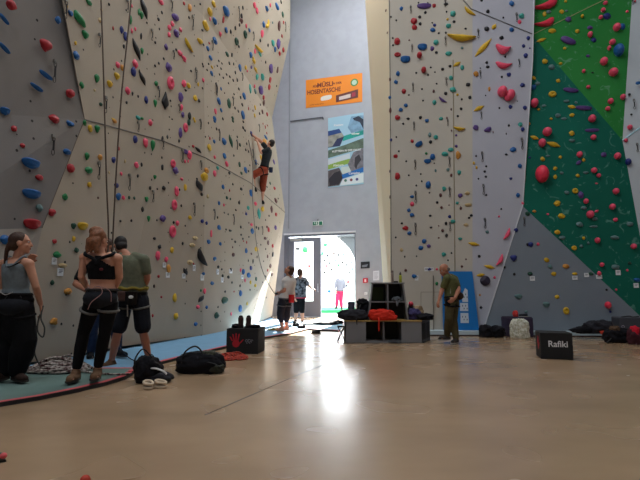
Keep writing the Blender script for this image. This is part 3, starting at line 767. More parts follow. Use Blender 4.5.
# --- what each hold is called: its look, then its place beside something one can find
MARKS = [(v[1], kx, ky) for (kx, ky), v in NAMED.items()]
MARKS += [("the climber's head", 271, 143), ("the climber's lower foot", 262, 204), ('the woman with the braid', 22, 236), ("the tall man in green's head", 444, 266),
          ('the blue board', 467, 276), ('the black and grey belay shelves', 388, 284), ('the belayer in white', 286, 268)]
MARKS = [m for m in MARKS if m[0] != 'the black and grey belay shelves'] + [('the green bottle', 401, 277), ('the blue jeans person\'s arm', 76, 268)]
DIRS = ['right of', 'upper right of', 'above', 'upper left of', 'left of', 'lower left of', 'below', 'lower right of']
ORD = ['nearest', 'second', 'third', 'fourth', 'fifth', 'sixth', 'seventh', 'eighth']


def relations(items, key):
    """for each item: (distance, rank, phrase) choices relative to the landmarks"""
    res = {i: [] for i in range(len(items))}
    for name, mx, my in MARKS:
        b = {}
        for i, q in enumerate(items):
            dx, dy = q['u'] - mx, my - q['v']
            dd = math.hypot(dx, dy)
            if dd < 2.6: continue
            sec = int(((math.degrees(math.atan2(dy, dx)) + 22.5) % 360) // 45)
            b.setdefault((key(q), sec), []).append((dd, i))
        for (kk, sec), lst in b.items():
            lst.sort()
            for rk, (dd, i) in enumerate(lst[:8]):
                res[i].append((dd + rk * 22, rk, f'{DIRS[sec]} {name}'))
    for i in res: res[i].sort()
    return res


SHN = {'b': 'ball hold', 'j': 'jug', 'w': 'pointed hold', 'v': 'kite hold', 'f': 'fin hold', 'c': 'curved hold', 'a': 'horn hold', 'h': 'horn hold', 'd': 'ring hold', 'k': 'block hold', 'y': 'star hold', '': 'hold'}
rel = relations(HOLDS, lambda q: HN[q['c']])
named_at = {}
for (kx, ky), v in NAMED.items():
    i = min(range(len(HOLDS)), key=lambda j: math.hypot(HOLDS[j]['u'] - kx, HOLDS[j]['v'] - ky))
    named_at[i] = v[0]
used_labels = set()
IND = sorted(set(range(min(NIND, len(HOLDS)))) | set(named_at))[:NIND]
for i in IND:
    q = HOLDS[i]
    if i in named_at:
        lab = named_at[i]
    else:
        px = math.sqrt(q['w'] * q['h'])
        size = 'big' if px > 8.5 else 'medium' if px > 5.5 else 'small'
        d0, rk, ph = rel[i][0]
        lab = f"{size} {HN[q['c']]} {SHN[q['s']]}, {ORD[rk]} {HN[q['c']]} one {ph}"
        if len(lab.split()) > 16: lab = lab.split(' ', 1)[1]
    used_labels.add(lab)
    loc, vs, fs = hold_geo(q, i)
    me = bpy.data.meshes.new('climbing_hold'); me.from_pydata(vs, [], fs)
    o = link('climbing_hold', me, HM[q['c']], None, q['s'] != 'k'); o.location = loc
    tag(o, lab, 'climbing hold', 'climbing holds on the ' + WALLNAME[q['at'][2]])
vv, ff, mi = [], [], []
cl = list(HC)
for i, q in enumerate(HOLDS):
    if i in IND: continue
    loc, vs, fs = hold_geo(q, i)
    k0 = len(vv); vv += [loc + p for p in vs]; ff += [[k0 + a for a in f] for f in fs]; mi += [cl.index(q['c'])] * len(fs)
me = bpy.data.meshes.new('climbing_holds'); me.from_pydata(vv, [], ff)
o = link('small_climbing_holds', me, [HM[c] for c in cl], None, True)
me.polygons.foreach_set('material_index', mi)
tag(o, 'many tiny foot chips and little holds scattered over all the climbing walls', 'climbing holds', None, 'stuff')

# ------------------------------------------------------------------ quickdraws: hanger, sling, two carabiners
QD = {(140, 0, 8): "250 0 100;418 130 250;90 240 330;265 410 480;575 330 410", (215, 0, 8): "305 260 330;560 180 260;188 60 180",
      (140, 60, 8): "145 220 330;445 75 190;605 190 280;310 360 430", (215, 60, 8): "10 200 290;140 300 370;215 110 170",
      (140, 120, 8): "180 160 240;335 240 345;480 0 80;485 330 400", (215, 120, 8): "30 80 170;172 165 240;350 40 100;300 240 310",
      (140, 180, 8): "100 90 180;430 190 290;590 240 320", (215, 180, 8): "145 280 360;375 375 440",
      (60, 0, 8): "310 275 385;535 0 110;40 0 160", (60, 60, 8): "360 300 430", (60, 120, 8): "305 345 480;620 20 100", (60, 170, 8): "550 40 165",
      (0, 60, 8): "432 10 190", (0, 120, 8): "420 130 290",
      (385, 0, 8): "205 50 115;215 360 425;480 0 60;482 300 370", (385, 60, 8): "222 190 260;490 145 210", (385, 120, 8): "230 20 85;500 0 50;240 325 400;513 300 380",
      (385, 180, 8): "243 95 185;243 350 440;515 60 140;518 340 410", (455, 0, 8): "183 240 310;490 110 185", (455, 60, 8): "200 90 155;208 420 480;510 0 60",
      (455, 120, 8): "215 260 340;533 150 240", (455, 180, 8): "225 40 120;237 310 390;550 300 370", (580, 0, 8): "415 0 45", (580, 60, 8): "430 320 400", (580, 120, 8): "455 190 260"}
M_SLING = mat('black_sling', (40, 38, 40), .8)
M_BINER = mat('worn_alloy', (86, 82, 78), .45, metal=.6)
M_HANG = mat('hanger_steel', (140, 138, 134), .4, metal=.7)
QS = []
for (ox, oy, sc), t in QD.items():
    for e in t.split(';'):
        x, a, b_ = [float(z) for z in e.split()]
        u = ox + x / sc; va, vb = oy + a / sc, oy + b_ / sc
        A = at(u, va)
        if A: QS.append(dict(u=u, v=(va + vb) / 2, va=va, vb=vb, at=A))
relq = relations(QS, lambda q: 0)
for i, q in enumerate(QS):
    loc, n, facet, d = q['at']
    dist = (loc - CO).length / ray(q['u'], q['va']).length
    L = (q['vb'] - q['va']) / 480 * dist
    w = min(.022, .055 * L + .006)
    d0, rk, ph = relq[i][0]
    t = thing('quickdraw', f'black quickdraw on the wall, {ORD[rk]} quickdraw {ph}', 'quickdraw', loc, 0, 'quickdraws hanging on the climbing walls')
    r, up = front(loc, n); o0 = n * .03; dn = V((0, 0, -1))
    bm = B(); prism(bm, [r * -w + up * w, r * w + up * w, r * w - up * w * 1.2, r * -w - up * w * 1.2], n * .035); fin('hanger', bm, M_HANG, t)

    def biner(z0, z1):
        zc, hz = (z0 + z1) / 2, (z0 - z1) / 2
        b2 = B(); tube(b2, [o0 + r * (w * 1.1 * math.cos(a * PI / 4)) + V((0, 0, zc + hz * math.sin(a * PI / 4))) for a in range(8)], w * .28, 5, closed=True)
        return b2
    fin('carabiner', biner(.0, -.3 * L), M_BINER, t, True)
    bm = B(); c0, c1 = o0 + dn * (.24 * L), o0 + dn * (.74 * L)
    prism(bm, [c0 - r * w * .5, c0 + r * w * .5, c1 + r * w * .5, c1 - r * w * .5], n * .012); fin('sling', bm, M_SLING, t)
    fin('carabiner', biner(-.68 * L, -L), M_BINER, t, True)

# ------------------------------------------------------------------ paper route cards under starting holds
CARDS = [(54, 261, 4, 7), (60, 272, 5, 8), (167.5, 275, 3.5, 5.5), (193.8, 268, 2.5, 6), (183.5, 276, 3, 5), (202, 277.5, 3, 6), (217.5, 272, 2, 5), (230.5, 271.3, 3, 4), (222, 280, 2, 5),
         (242, 277, 2, 4), (164, 265, 2.5, 5), (416.5, 278, 3.5, 5), (426.5, 269.3, 4, 4), (431.5, 269.3, 4, 3.5), (574.8, 277.8, 4.5, 4), (532.3, 278.5, 4.5, 4.5), (599, 276.8, 5, 4), (618, 272.6, 4, 5), (636, 285.5, 4, 4.5), (586.5, 275, 4, 4)]
CS = [dict(u=a, v=b_, w=w, h=hh, at=at(a, b_)) for a, b_, w, hh in CARDS]
relc = relations(CS, lambda q: 0)
M_CARD = mat('white_card', (226, 228, 230), .6)
M_INK = mat('card_ink', (70, 74, 90), .7)
for i, q in enumerate(CS):
    if q['at'] is None: continue
    loc, n, facet, d = q['at']; r, up = front(loc, n)
    view = (CO - loc).normalized(); kk = (loc - CO).length / ray(q['u'], q['v']).length / 480
    hw, hh = q['w'] * kk / 2 / max(.35, abs(n.dot(view))), q['h'] * kk / 2
    d0, rk, ph = relc[i][0]
    bm = B(); prism(bm, [r * -hw - up * hh, r * hw - up * hh, r * hw + up * hh, r * -hw + up * hh], n * .012)
    o = fin('route_card', bm, M_CARD); o.location = loc
    tag(o, f'small white route card, {ORD[rk]} card {ph}', 'card', 'paper route cards on the walls')
    bm = B()
    for z in (.45, .1, -.25): prism(bm, [n * .0122 + r * (-hw * .7) + up * (hh * z), n * .0122 + r * (hw * (.3 + .4 * (z > 0))) + up * (hh * z), n * .0122 + r * (hw * (.3 + .4 * (z > 0))) + up * (hh * (z + .14)), n * .0122 + r * (-hw * .7) + up * (hh * (z + .14))], n * .001)
    fin('grade_lines', bm, M_INK, o)
# ------------------------------------------------------------------ people
SKIN = mat('skin_light', (206, 150, 122), .55, .4, noise_amt=.06, scale=9)
SKIN2 = mat('skin_tan', (176, 118, 92), .55, .4, noise_amt=.06, scale=9)
M_EYE = mat('eye_white', (225, 222, 218), .3)
M_IRIS = mat('eye_iris', (50, 36, 28), .3)
M_LIP = mat('lips', (168, 84, 80), .5)
HAIRB = mat('hair_brown', (72, 46, 32), .6, .4, noise_amt=.35, scale=40, bump=.4)
HAIRA = mat('hair_auburn', (150, 96, 64), .6, .4, noise_amt=.35, scale=40, bump=.4)
HAIRK = mat('hair_dark', (30, 24, 22), .6, .4, noise_amt=.3, scale=40, bump=.4)
HAIRG = mat('hair_grey', (120, 112, 104), .7, .3, noise_amt=.3, scale=40)


def cloth(name, rgb, **kw):
    return mat(name, rgb, .85, .2, noise_amt=kw.pop('na', .18), scale=kw.pop('sc', 16), bump=.35, **kw)


def lerp(a, b, t):
    return a + (b - a) * t


class Person:
    def __init__(s, label, J, group=None, male=False, skin=SKIN, voxel=.009, look=(0, 1, 0), up=(0, 0, 1), ground=0.0, hs=1.0, girth=1.0, hand_n=None, grip=.7):
        c = (J['anL'] + J['anR']) / 2
        s.base = V((c.x, c.y, ground))
        s.J = J = {k: v - s.base for k, v in J.items()}
        s.root = thing('person', label, 'person', s.base, 0, group)
        s.male, s.vox, s.hs, s.g = male, voxel, hs, girth
        s.f = V(look).normalized(); s.u = V(up); s.u = (s.u - s.f * s.u.dot(s.f)).normalized(); s.r = s.f.cross(s.u)
        lat1 = (J['shR'] - J['shL']).normalized(); lat0 = (J['hipR'] - J['hipL']).normalized()
        hips, chest, neck = J['hips'], J['chest'], J['neck']; waist = J['waist']
        m = 1.0 if not male else 1.08
        wv = .128 if not male else .148
        s.st = [(0.0, hips - V((0, 0, .09)), lat0, .10, .085), (.12, hips - V((0, 0, .05)), lat0, .152 * m, .112), (.28, hips + (waist - hips) * .25, lat0, .162 * (m if male else 1.04), .115),
                (.5, waist, (lat0 + lat1).normalized(), wv * m, .095 * m), (.72, chest, lat1, .152 * m, .112 * m),
                (.86, lerp(chest, neck, .5), lat1, .168 * m, .102 * m), (.94, lerp(chest, neck, .82), lat1, .130 * m, .078), (1.0, lerp(chest, neck, 1.0), lat1, .06, .055)]
        s.skin = skin
        b = B()
        s.torso(b, 0, 1, 0)
        caps(b, lerp(chest, neck, .8), J['head'] - s.u * .05, .055 * m, .050 * m)
        for k in 'LR':
            sh, el, wr = J['sh' + k], J['el' + k], J['wr' + k]
            caps(b, lerp(sh, J['neck'], .5), sh, .048, .056 * m)
            caps(b, sh, el, .052 * m * girth, .039 * m * girth); caps(b, el, lerp(el, wr, .35), .040 * m * girth, .041 * m * girth); caps(b, lerp(el, wr, .3), wr, .040 * m * girth, .026 * m)
            hp, kn, an, to = J['hip' + k], J['kn' + k], J['an' + k], J['to' + k]
            caps(b, hp, kn, .088 * girth, .058 * girth); caps(b, kn, lerp(kn, an, .4), .056 * girth, .058 * girth); caps(b, lerp(kn, an, .35), an, .057 * girth, .038)
            d = (to - an); d.z = 0; d = d.normalized() if d.length > .01 else V((0, -1, 0))
            s.foot(b, k, 0)
            s.hand(b, k, grip)
        s.headgeo(b)
        s.body = remesh(b, 'body', voxel, skin, s.root, 3)
        s.face()

    def torso(s, b, t0, t1, o, n=20):
        ts = sorted({t0, t1} | {q[0] for q in s.st if t0 < q[0] < t1} | {t0 + (t1 - t0) * i / 6 for i in range(7)})
        rs = []
        for t in ts:
            for a, c in zip(s.st, s.st[1:]):
                if a[0] <= t <= c[0]:
                    w = (t - a[0]) / (c[0] - a[0]); w = w * w * (3 - 2 * w) if False else w
                    p = lerp(a[1], c[1], w); lx = (a[2] * (1 - w) + c[2] * w).normalized(); hx = a[3] + (c[3] - a[3]) * w + o; hy = a[4] + (c[4] - a[4]) * w + o
                    break
            up = (s.st[-1][1] - s.st[1][1]).normalized(); fy = up.cross(lx).normalized()
            rs.append([p + lx * (hx * math.cos(2 * PI * i / n)) + fy * (hy * math.sin(2 * PI * i / n)) for i in range(n)])
        rings(b, rs)

    def ring_at(s, t, o, n=24):
        b = B(); s.torso(b, t, t + .001, o, n); b.verts.ensure_lookup_table()
        r = [v.co.copy() for v in b.verts][:n]; b.free(); return r

    def foot(s, b, k, o):
        an, to = s.J['an' + k], s.J['to' + k]
        d = (to - an); d.z = 0
        d = d.normalized() if d.length > .01 else V((0, -1, 0))
        sd = V((-d.y, d.x, 0)); z = min(to.z, an.z - .05)
        heel = V((an.x, an.y, z)) - d * .035
        caps(b, an, heel, .037 + o, .034 + o)
        ball = heel + d * .15; tip = heel + d * .215
        caps(b, heel + V((0, 0, .0)), ball + sd * .012, .033 + o, .031 + o); caps(b, heel, ball - sd * .014, .033 + o, .03 + o)
        caps(b, an - V((0, 0, .015)), ball, .036 + o, .028 + o)
        if o == 0:
            for i in range(5): caps(b, ball + sd * (.03 - .014 * i), tip + sd * (.032 - .015 * i) - d * (.012 * abs(i - 1)), .013, .010, 8)
        else:
            caps(b, ball, tip, .034 + o, .024 + o)

    def hand(s, b, k, grip):
        el, wr = s.J['el' + k], s.J['wr' + k]
        d = s.J.get('ha' + k)
        d = (d - wr) if d is not None else (wr - el)
        d = d.normalized()
        n = s.J['hips'] + V((0, 0, .1)) - wr; n = n - d * n.dot(d)      # the palm faces the body
        n = n.normalized() if n.length > .02 else frame(d)[0]
        sd = d.cross(n)
        if k == 'L': pass
        # thumb to the front/up side
        if sd.dot(s.f + V((0, 0, .3))) < 0: sd = -sd
        kn = wr + d * .085
        for i in range(4): caps(b, wr + d * .012 + sd * (.010 - .008 * i), kn + sd * (.030 - .020 * i), .016, .013, 8)
        for i, L in enumerate((.072, .082, .076, .06)):
            p0 = kn + sd * (.031 - .0205 * i); a = grip * .9
            p1 = p0 + (d * math.cos(a * .5) + n * math.sin(a * .5)) * L * .5
            p2 = p1 + (d * math.cos(a * 1.5) + n * math.sin(a * 1.5)) * L * .3
            p3 = p2 + (d * math.cos(a * 2.3) + n * math.sin(a * 2.3)) * L * .25
            caps(b, p0, p1, .0098, .0092, 8); caps(b, p1, p2, .0092, .0086, 8); caps(b, p2, p3, .0086, .0075, 8)
        t0 = wr + d * .03 + sd * .024; t1 = t0 + (d * .7 + sd * .7 + n * .3).normalized() * .04; t2 = t1 + (d * .9 + sd * .15 + n * .4).normalized() * .03
        caps(b, t0, t1, .013, .0105, 8); caps(b, t1, t2, .0105, .009, 8)

    def hp(s, x, y, z):
        return s.J['head'] + (s.r * x + s.f * y + s.u * z) * s.hs

    def hm(s):
        return Matrix(((s.r.x, s.f.x, s.u.x), (s.r.y, s.f.y, s.u.y), (s.r.z, s.f.z, s.u.z))).to_4x4()

    def hell(s, b, c, r, seg=20, ring=14):
        ell(b, s.hp(*c), [q * s.hs for q in r], seg, ring, s.hm())

    def headgeo(s, b):
        s.hell(b, (0, -.008, .03), (.076, .096, .092))
        s.hell(b, (0, .022, -.035), (.060, .072, .082))
        s.hell(b, (0, .062, -.092), (.030, .028, .024))
        caps(b, s.hp(0, .088, .022), s.hp(0, .108, -.026), .010, .015, 8)
        s.hell(b, (0, .094, -.030), (.019, .014, .011))
        for x in (-1, 1):
            s.hell(b, (.078 * x, -.006, -.004), (.012, .022, .034)); caps(b, s.hp(.012 * x, .088, .034), s.hp(.05 * x, .074, .034), .009, .008, 8)
            s.hell(b, (.040 * x, .060, -.028), (.022, .026, .022))
        s.hell(b, (0, .088, -.060), (.024, .011, .010))

    def face(s):
        for x in (-1, 1):
            b = B(); s.hell(b, (.031 * x, .079, .012), (.013, .011, .010), 12, 8); e = fin('eye', b, M_EYE, s.root, True)
            b = B(); s.hell(b, (.031 * x, .087, .012), (.006, .005, .006), 10, 6); fin('iris', b, M_IRIS, e, True)
        b = B(); s.hell(b, (0, .094, -.056), (.022, .007, .005), 12, 8); s.hell(b, (0, .093, -.064), (.019, .007, .006), 12, 8); fin('lips', b, M_LIP, s.root, True)

    # --- clothes
    def shirt(s, m, t0=.2, sleeve=.5, o=.013, name='shirt', loose=.0, sleeves='LR', t1=.965):
        b = B(); s.torso(b, t0, t1, o + loose)
        for k in sleeves:
            sh, el, wr = s.J['sh' + k], s.J['el' + k], s.J['wr' + k]
            caps(b, lerp(sh, s.J['neck'], .55), sh, .052 + o, .058 + o)
            if sleeve <= 1: caps(b, sh, lerp(sh, el, sleeve), .056 * s.g + o, (.056 - .012 * sleeve) * s.g + o + loose * .5)
            else: caps(b, sh, el, .056 + o, .043 + o); caps(b, el, lerp(el, wr, sleeve - 1), .045 + o, .034 + o)
        return remesh(b, name, s.vox * 1.15, m, s.root, 3)

    def pants(s, m, leg=1.0, o=.013, flare=0.0, t1=.36, name='trousers', crotch=0.0):
        """leg: 0..1 thigh, 1..2 shin"""
        b = B(); s.torso(b, .0, t1, o)
        for k in 'LR':
            hp, kn, an = s.J['hip' + k], s.J['kn' + k], s.J['an' + k]
            if leg <= 1:
                e = lerp(hp, kn, leg); caps(b, hp, e, .092 * s.g + o, (.092 - .03 * leg) * s.g + o + flare)
            else:
                e = lerp(kn, an, leg - 1)
                caps(b, hp, kn, .092 * s.g + o, .062 * s.g + o + flare); caps(b, kn, lerp(kn, e, .5), .060 * s.g + o + flare, .060 * s.g + o + flare * 1.1)
                caps(b, lerp(kn, e, .45), e, .060 * s.g + o + flare * 1.1, .044 + o + flare * .7)
        if crotch: ell(b, (s.J['hipL'] + s.J['hipR']) / 2 - V((0, 0, crotch)), (.15, .11, crotch + .1))
        return remesh(b, name, s.vox * 1.15, m, s.root, 3)

    def shoes(s, m, m2=None):
        for k in 'LR':
            b = B(); s.foot(b, k, .010); sh = remesh(b, 'shoe', max(.009, s.vox), m, s.root, 2)
            an, to = s.J['an' + k], s.J['to' + k]; d = to - an; d.z = 0
            d = d.normalized() if d.length > .01 else V((0, -1, 0))
            z = min(to.z, an.z - .05) - .036
            heel = V((an.x, an.y, z)) - d * .07; sdv = V((-d.y, d.x, 0))
            b = B(); prism(b, [heel - sdv * .03, heel + sdv * .03, heel + d * .12 + sdv * .05, heel + d * .24 + sdv * .045, heel + d * .29, heel + d * .24 - sdv * .045, heel + d * .12 - sdv * .05], (0, 0, .02))
            fin('sole', b, m2 or M_SOLE, sh)

    def harness(s, m, t=.36, loops=True, m2=None):
        b = B(); r = s.ring_at(t, .024)
        n = len(r)
        lo = s.ring_at(t - .055, .026)
        rs = [r, lo, [q * .97 + (sum(lo, V()) / n) * .03 for q in lo], [q * .97 + (sum(r, V()) / n) * .03 for q in r]]
        for i in range(n):
            for a in range(4):
                pass
        vr = [[b.verts.new(p) for p in q] for q in rs]
        for a in range(4):
            for i in range(n):
                b.faces.new((vr[a][i], vr[a][(i + 1) % n], vr[(a + 1) % 4][(i + 1) % n], vr[(a + 1) % 4][i]))
        h = fin('harness', b, m, s.root, True)
        for k in 'LR' if loops else '':
            hp, kn = s.J['hip' + k], s.J['kn' + k]
            b = B(); c = lerp(hp, kn, .22); d = (kn - hp).normalized(); x, y = frame(d)
            tube(b, [c + x * (.108 * s.g * math.cos(a * PI / 8)) + y * (.108 * s.g * math.sin(a * PI / 8)) - V((0, 0, .02 * math.cos(a * PI / 8))) for a in range(16)], .015, 6, closed=True)
            fin('leg_loop', b, m2 or m, h, True)
        for i in (3, 9, 15, 21):
            b = B(); p0, p1 = r[i], r[(i + 3) % n]; mid = (p0 + p1) / 2 - V((0, 0, .10)); c = sum(r, V()) / n
            mid += (mid - c).normalized() * .02
            tube(b, spline([p0 - V((0, 0, .03)), mid, p1 - V((0, 0, .03))], 5), .006, 5); fin('gear_loop', b, M_SLING, h, True)
        return h

    def chalkbag(s, p, m, name='chalk_bag', r=.055, hgt=.13, m2=None):
        p = V(p)
        b = B(); rr = [(-hgt, r * .75), (-hgt * .95, r * .9), (-hgt * .5, r), (0, r * .95), (.005, r * 1.05), (.018, r * 1.05), (.018, r * .85), (-.02, r * .8)]
        rings(b, [[p + V((q * math.cos(i * PI / 8), q * math.sin(i * PI / 8), z)) for i in range(16)] for z, q in rr])
        return fin(name, b, m, s.root, True)


def cap_hair(p, m, back=0.0, low=-.03, name='hair', extra=None, top=.0, fringe=.0):
    """scalp hair: a shell over the back and top of the skull"""
    b = B()
    p.hell(b, (0, -.022, .040 + top), (.084, .098, .092))
    p.hell(b, (0, -.045 - back, low), (.078, .068, .075))
    if fringe: p.hell(b, (0, .045, .085), (.062, .045, .030))
    if extra: extra(b)
    return remesh(b, name, .010, m, p.root, 2)


M_SOLE = mat('rubber_sole', (40, 36, 32), .8)
BLACKC = cloth('black_jersey', (16, 16, 19)); DARKC = cloth('charcoal_knit', (38, 40, 46))


def JJ(y0, **kw):
    J = {}
    for k, q in kw.items():
        J[k] = P(q[0], q[1], y0 + (q[2] if len(q) > 2 else 0))
    return J


# 1 woman with the braid, at the left edge
J = JJ(5.25, head=(20.5, 243.5), neck=(17, 259), chest=(16, 273), waist=(16, 289), hips=(16.5, 303), shL=(4, 264, .06), shR=(29, 264, -.06), elL=(1, 286, .08), wrL=(28, 263, .24), haL=(35, 253, .22),
       elR=(36, 287, -.05), wrR=(40.5, 304, .1), haR=(42, 313, .12), hipL=(8.5, 309), hipR=(24, 309), knL=(8, 341, .06), knR=(25, 341), anL=(3.5, 371, .02), anR=(17, 372), toL=(-1, 377.5, -.04), toR=(25, 378.5, -.10))
p = Person('woman in grey tank top with long braid holding a belay rope', J, skin=SKIN, look=(.9, .42, .06), ground=.04, girth=.95)
p.shirt(cloth('grey_tank', (120, 132, 138)), .34, 0, .010, 'tank_top', sleeves='', t1=.90)
b = B()
for k in 'LR':
    q = lerp(p.J['sh' + k], p.J['neck'], .42)
    tube(b, spline([lerp(p.J['chest'], q, .35) + V((0, -.12, .02)), q + V((0, -.045, .045)), q + V((0, .03, .05)), lerp(p.J['chest'], q, .4) + V((0, .10, .02))], 6), .011, 6)
fin('straps', b, MATS['grey_tank'], p.root, True)
b = B(); q = p.J['chest'] + V((0, -.125, .06)); tube(b, spline([p.J['shL'] + V((.06, -.06, .0)), q, p.J['shR'] + V((-.04, -.08, .02))], 6), .006, 6)
fin('bra_strap', b, BLACKC, p.root, True)
p.pants(BLACKC, 1.93, .016, .045, .42, 'harem_trousers', .14)
h_ = p.harness(cloth('black_webbing', (24, 24, 27)), .42)
b = B(); c = p.J['hips'] + V((0, -.02, -.03)); ell(b, c, (.19, .145, .12)); fin('jacket_round_waist', b, DARKC, p.root, True)
b = B(); c = p.J['hips'] + V((.0, -.155, .12)); tube(b, spline([c + V((-.10, .03, .0)), c + V((-.02, -.005, -.03)), c + V((.05, .0, .0))], 6), .005, 6); fin('strap_tail', b, mat('pale_webbing', (160, 158, 154), .8), p.root, True)


def braid(b):
    pts = spline([p.hp(0, -.10, .0), p.hp(.0, -.125, -.07), p.hp(-.01, -.14, -.17), p.hp(-.02, -.15, -.27)], 8)
    for i, q in enumerate(pts): ell(b, q + p.r * (.012 * (1 if i % 2 else -1)), (.028 - .0006 * i, .028 - .0006 * i, .024), 10, 8)


cap_hair(p, HAIRB, .01, -.01, 'braided_hair', braid)
p.shoes(cloth('brown_sandal', (60, 44, 38)))
WOMAN1 = p

# 2 woman in black with the loose bun
J = JJ(5.25, head=(99, 241), neck=(101, 254), chest=(101.5, 268), waist=(102.5, 284), hips=(101, 297), shL=(84.5, 257.5, .02), shR=(117.5, 258.5, -.02), elL=(81.5, 277, .0), wrL=(89, 291, .19), haL=(96, 293, .24),
       elR=(119.5, 277, .02), wrR=(114, 290, .19), haR=(107, 292, .25), hipL=(92.5, 304), hipR=(109.5, 304), knL=(83.5, 333, .02), knR=(105, 332, -.02), anL=(76, 371.5), anR=(97.5, 369.5, .05), toL=(70.5, 379, -.14), toR=(93.5, 377.5, -.14))
p = Person('woman in black crop top and leggings, auburn bun, seen from behind', J, skin=SKIN, look=(.30, .95, -.12), ground=.04, girth=.96)
bra = p.shirt(BLACKC, .56, 0, .012, 'crop_top', sleeves='', t1=.95)
b = B(); b.from_mesh(bra.data); lat_ = (p.J['shR'] - p.J['shL']).normalized(); kill = []
for f_ in b.faces:
    q = f_.calc_center_median() - p.J['chest']; zz_ = q.z - .015
    lim = max(.034, .15 - 1.5 * zz_) if q.y < 0 else max(.05, .15 - .9 * zz_)
    if zz_ > 0 and abs(q.dot(lat_)) > lim: kill.append(f_)
bmesh.ops.delete(b, geom=kill, context='FACES'); b.to_mesh(bra.data); b.free()
b = B()
for k, sg in (('L', -1), ('R', 1)):
    q = lerp(p.J['sh' + k], p.J['neck'], .34)
    tube(b, spline([p.J['chest'] + V((.012 * sg, -.118, .03)), lerp(p.J['chest'], p.J['neck'], .45) + V((.03 * sg, -.110, .02)), q + V((.02 * sg, -.075, .015)), q + V((.02 * sg, .01, .040)), lerp(p.J['chest'], q, .5) + V((0, .10, .02))], 6), .019, 8)
fin('racerback_straps', b, BLACKC, p.root, True)
b = B(); q = p.J['chest'] + V((.055, -.126, -.02))
ell(b, q, (.022, .006, .016)); fin('chest_print', b, mat('dull_red_print', (92, 26, 34), .8), p.root, True)
p.pants(BLACKC, 1.86, .007, 0, .40, 'leggings')
h_ = p.harness(cloth('harness_grey', (64, 62, 62)), .40, True, mat('dull_leg_loop', (100, 98, 92), .8))
b = B(); c = p.J['hips'] + V((.01, -.03, -.015)); ell(b, c, (.185, .135, .115)); fin('jacket_round_waist', b, DARKC, p.root, True)
b = B(); c = p.J['waist'] + V((0, -.13, -.03))
tube(b, spline([c + V((-.13, .05, -.0)), c + V((-.05, -.01, -.02)), c + V((.03, -.01, .005)), c + V((.07, -.03, -.07)), c + V((-.02, -.06, -.16)), c + V((-.06, -.05, -.24))], 6), .004, 6)
tube(b, spline([c + V((-.02, -.01, .0)), c + V((.08, -.0, -.01)), c + V((.14, .02, -.06)), c + V((.15, .02, -.16))], 6), .004, 6)
fin('tied_cords', b, mat('pale_pink_cord', (168, 128, 124), .8), p.root, True)


def bun(b):
    for i in range(14):
        a = i * 2.4; ell(b, p.hp(.045 * math.cos(a), -.055 + .02 * math.sin(a * 2), .075 + .045 * math.sin(a)), (.04, .034, .034), 10, 8)
    for i in range(12):
        a = (i / 11 - .5) * 2.6; q0 = p.hp(.07 * math.sin(a), -.085, .0); q1 = p.hp(.085 * math.sin(a), -.08, -.10 - .02 * (i % 3)); caps(b, q0, q1, .024, .014, 8)


cap_hair(p, HAIRA, .02, -.03, 'loose_bun_hair', bun)
p.shoes(cloth('brown_shoe', (112, 84, 62)))
WOMAN2 = p

# 3 man with the grey green shirt
J = JJ(6.45, head=(120.5, 246, .10), neck=(127, 254), chest=(131.5, 267), waist=(132.5, 284), hips=(132.5, 296), shL=(116.5, 259.5, .05), shR=(144.5, 260, -.05), elL=(111, 277, .12), wrL=(112, 289, .38), haL=(110, 294, .46),
       elR=(147.5, 278, -.03), wrR=(142, 291, .1), haR=(137, 295, .14), hipL=(125, 300), hipR=(140.5, 300), knL=(117.5, 333, -.04), knR=(143.5, 333), anL=(111.5, 361, .04), anR=(148.5, 357, .10), toL=(106, 364.5, -.04), toR=(152, 360, .06))
p = Person('man in grey green tee shirt and dark shorts, head bowed, seen from behind', J, male=True, skin=SKIN2, look=(-.55, .75, -.38), ground=.04)
p.shirt(cloth('sage_tee', (112, 116, 96)), .30, .62, .014, 'tee_shirt', .012)
p.pants(cloth('navy_shorts', (30, 32, 40)), .80, .020, .02, .34, 'shorts')
p.harness(cloth('black_webbing', (24, 24, 27)), .30, True, mat('dull_leg_loop', (100, 98, 92), .8))
b = B(); r = p.ring_at(.39, .03); tube(b, [q + V((0, 0, .012 * math.sin(i * 1.7))) for i, q in enumerate(r)], .022, 6, closed=True); fin('yellow_sling', b, cloth('mustard_sling', (150, 132, 58)), p.root, True)
cb = p.chalkbag(p.J['hips'] + V((.05, -.17, .04)), cloth('dark_bag', (30, 26, 26)), r=.075, hgt=.15)
b = B(); ell(b, p.J['hips'] + V((.075, -.245, -.01)), (.032, .006, .022)); fin('white_badge', b, mat('white_badge', (235, 235, 232), .5), cb, True)
b = B(); box(b, p.J['hips'] + V((-.07, -.165, .0)), (.12, .06, .13), 0, .02); fin('brown_pouch', b, cloth('brown_pouch', (84, 60, 54)), p.root)
b = B(); c = p.J['hips'] + V((.0, -.16, -.1)); tube(b, spline([c, c + V((.01, -.01, -.08)), c + V((.0, .02, -.16))], 5), .008, 6); fin('strap_tail', b, mat('pale_webbing', (160, 158, 154), .8), p.root, True)
cap_hair(p, HAIRK, .005, -.02, 'short_hair', None, .004, .02)
p.shoes(cloth('tan_sandal', (104, 74, 54)))
MAN3 = p

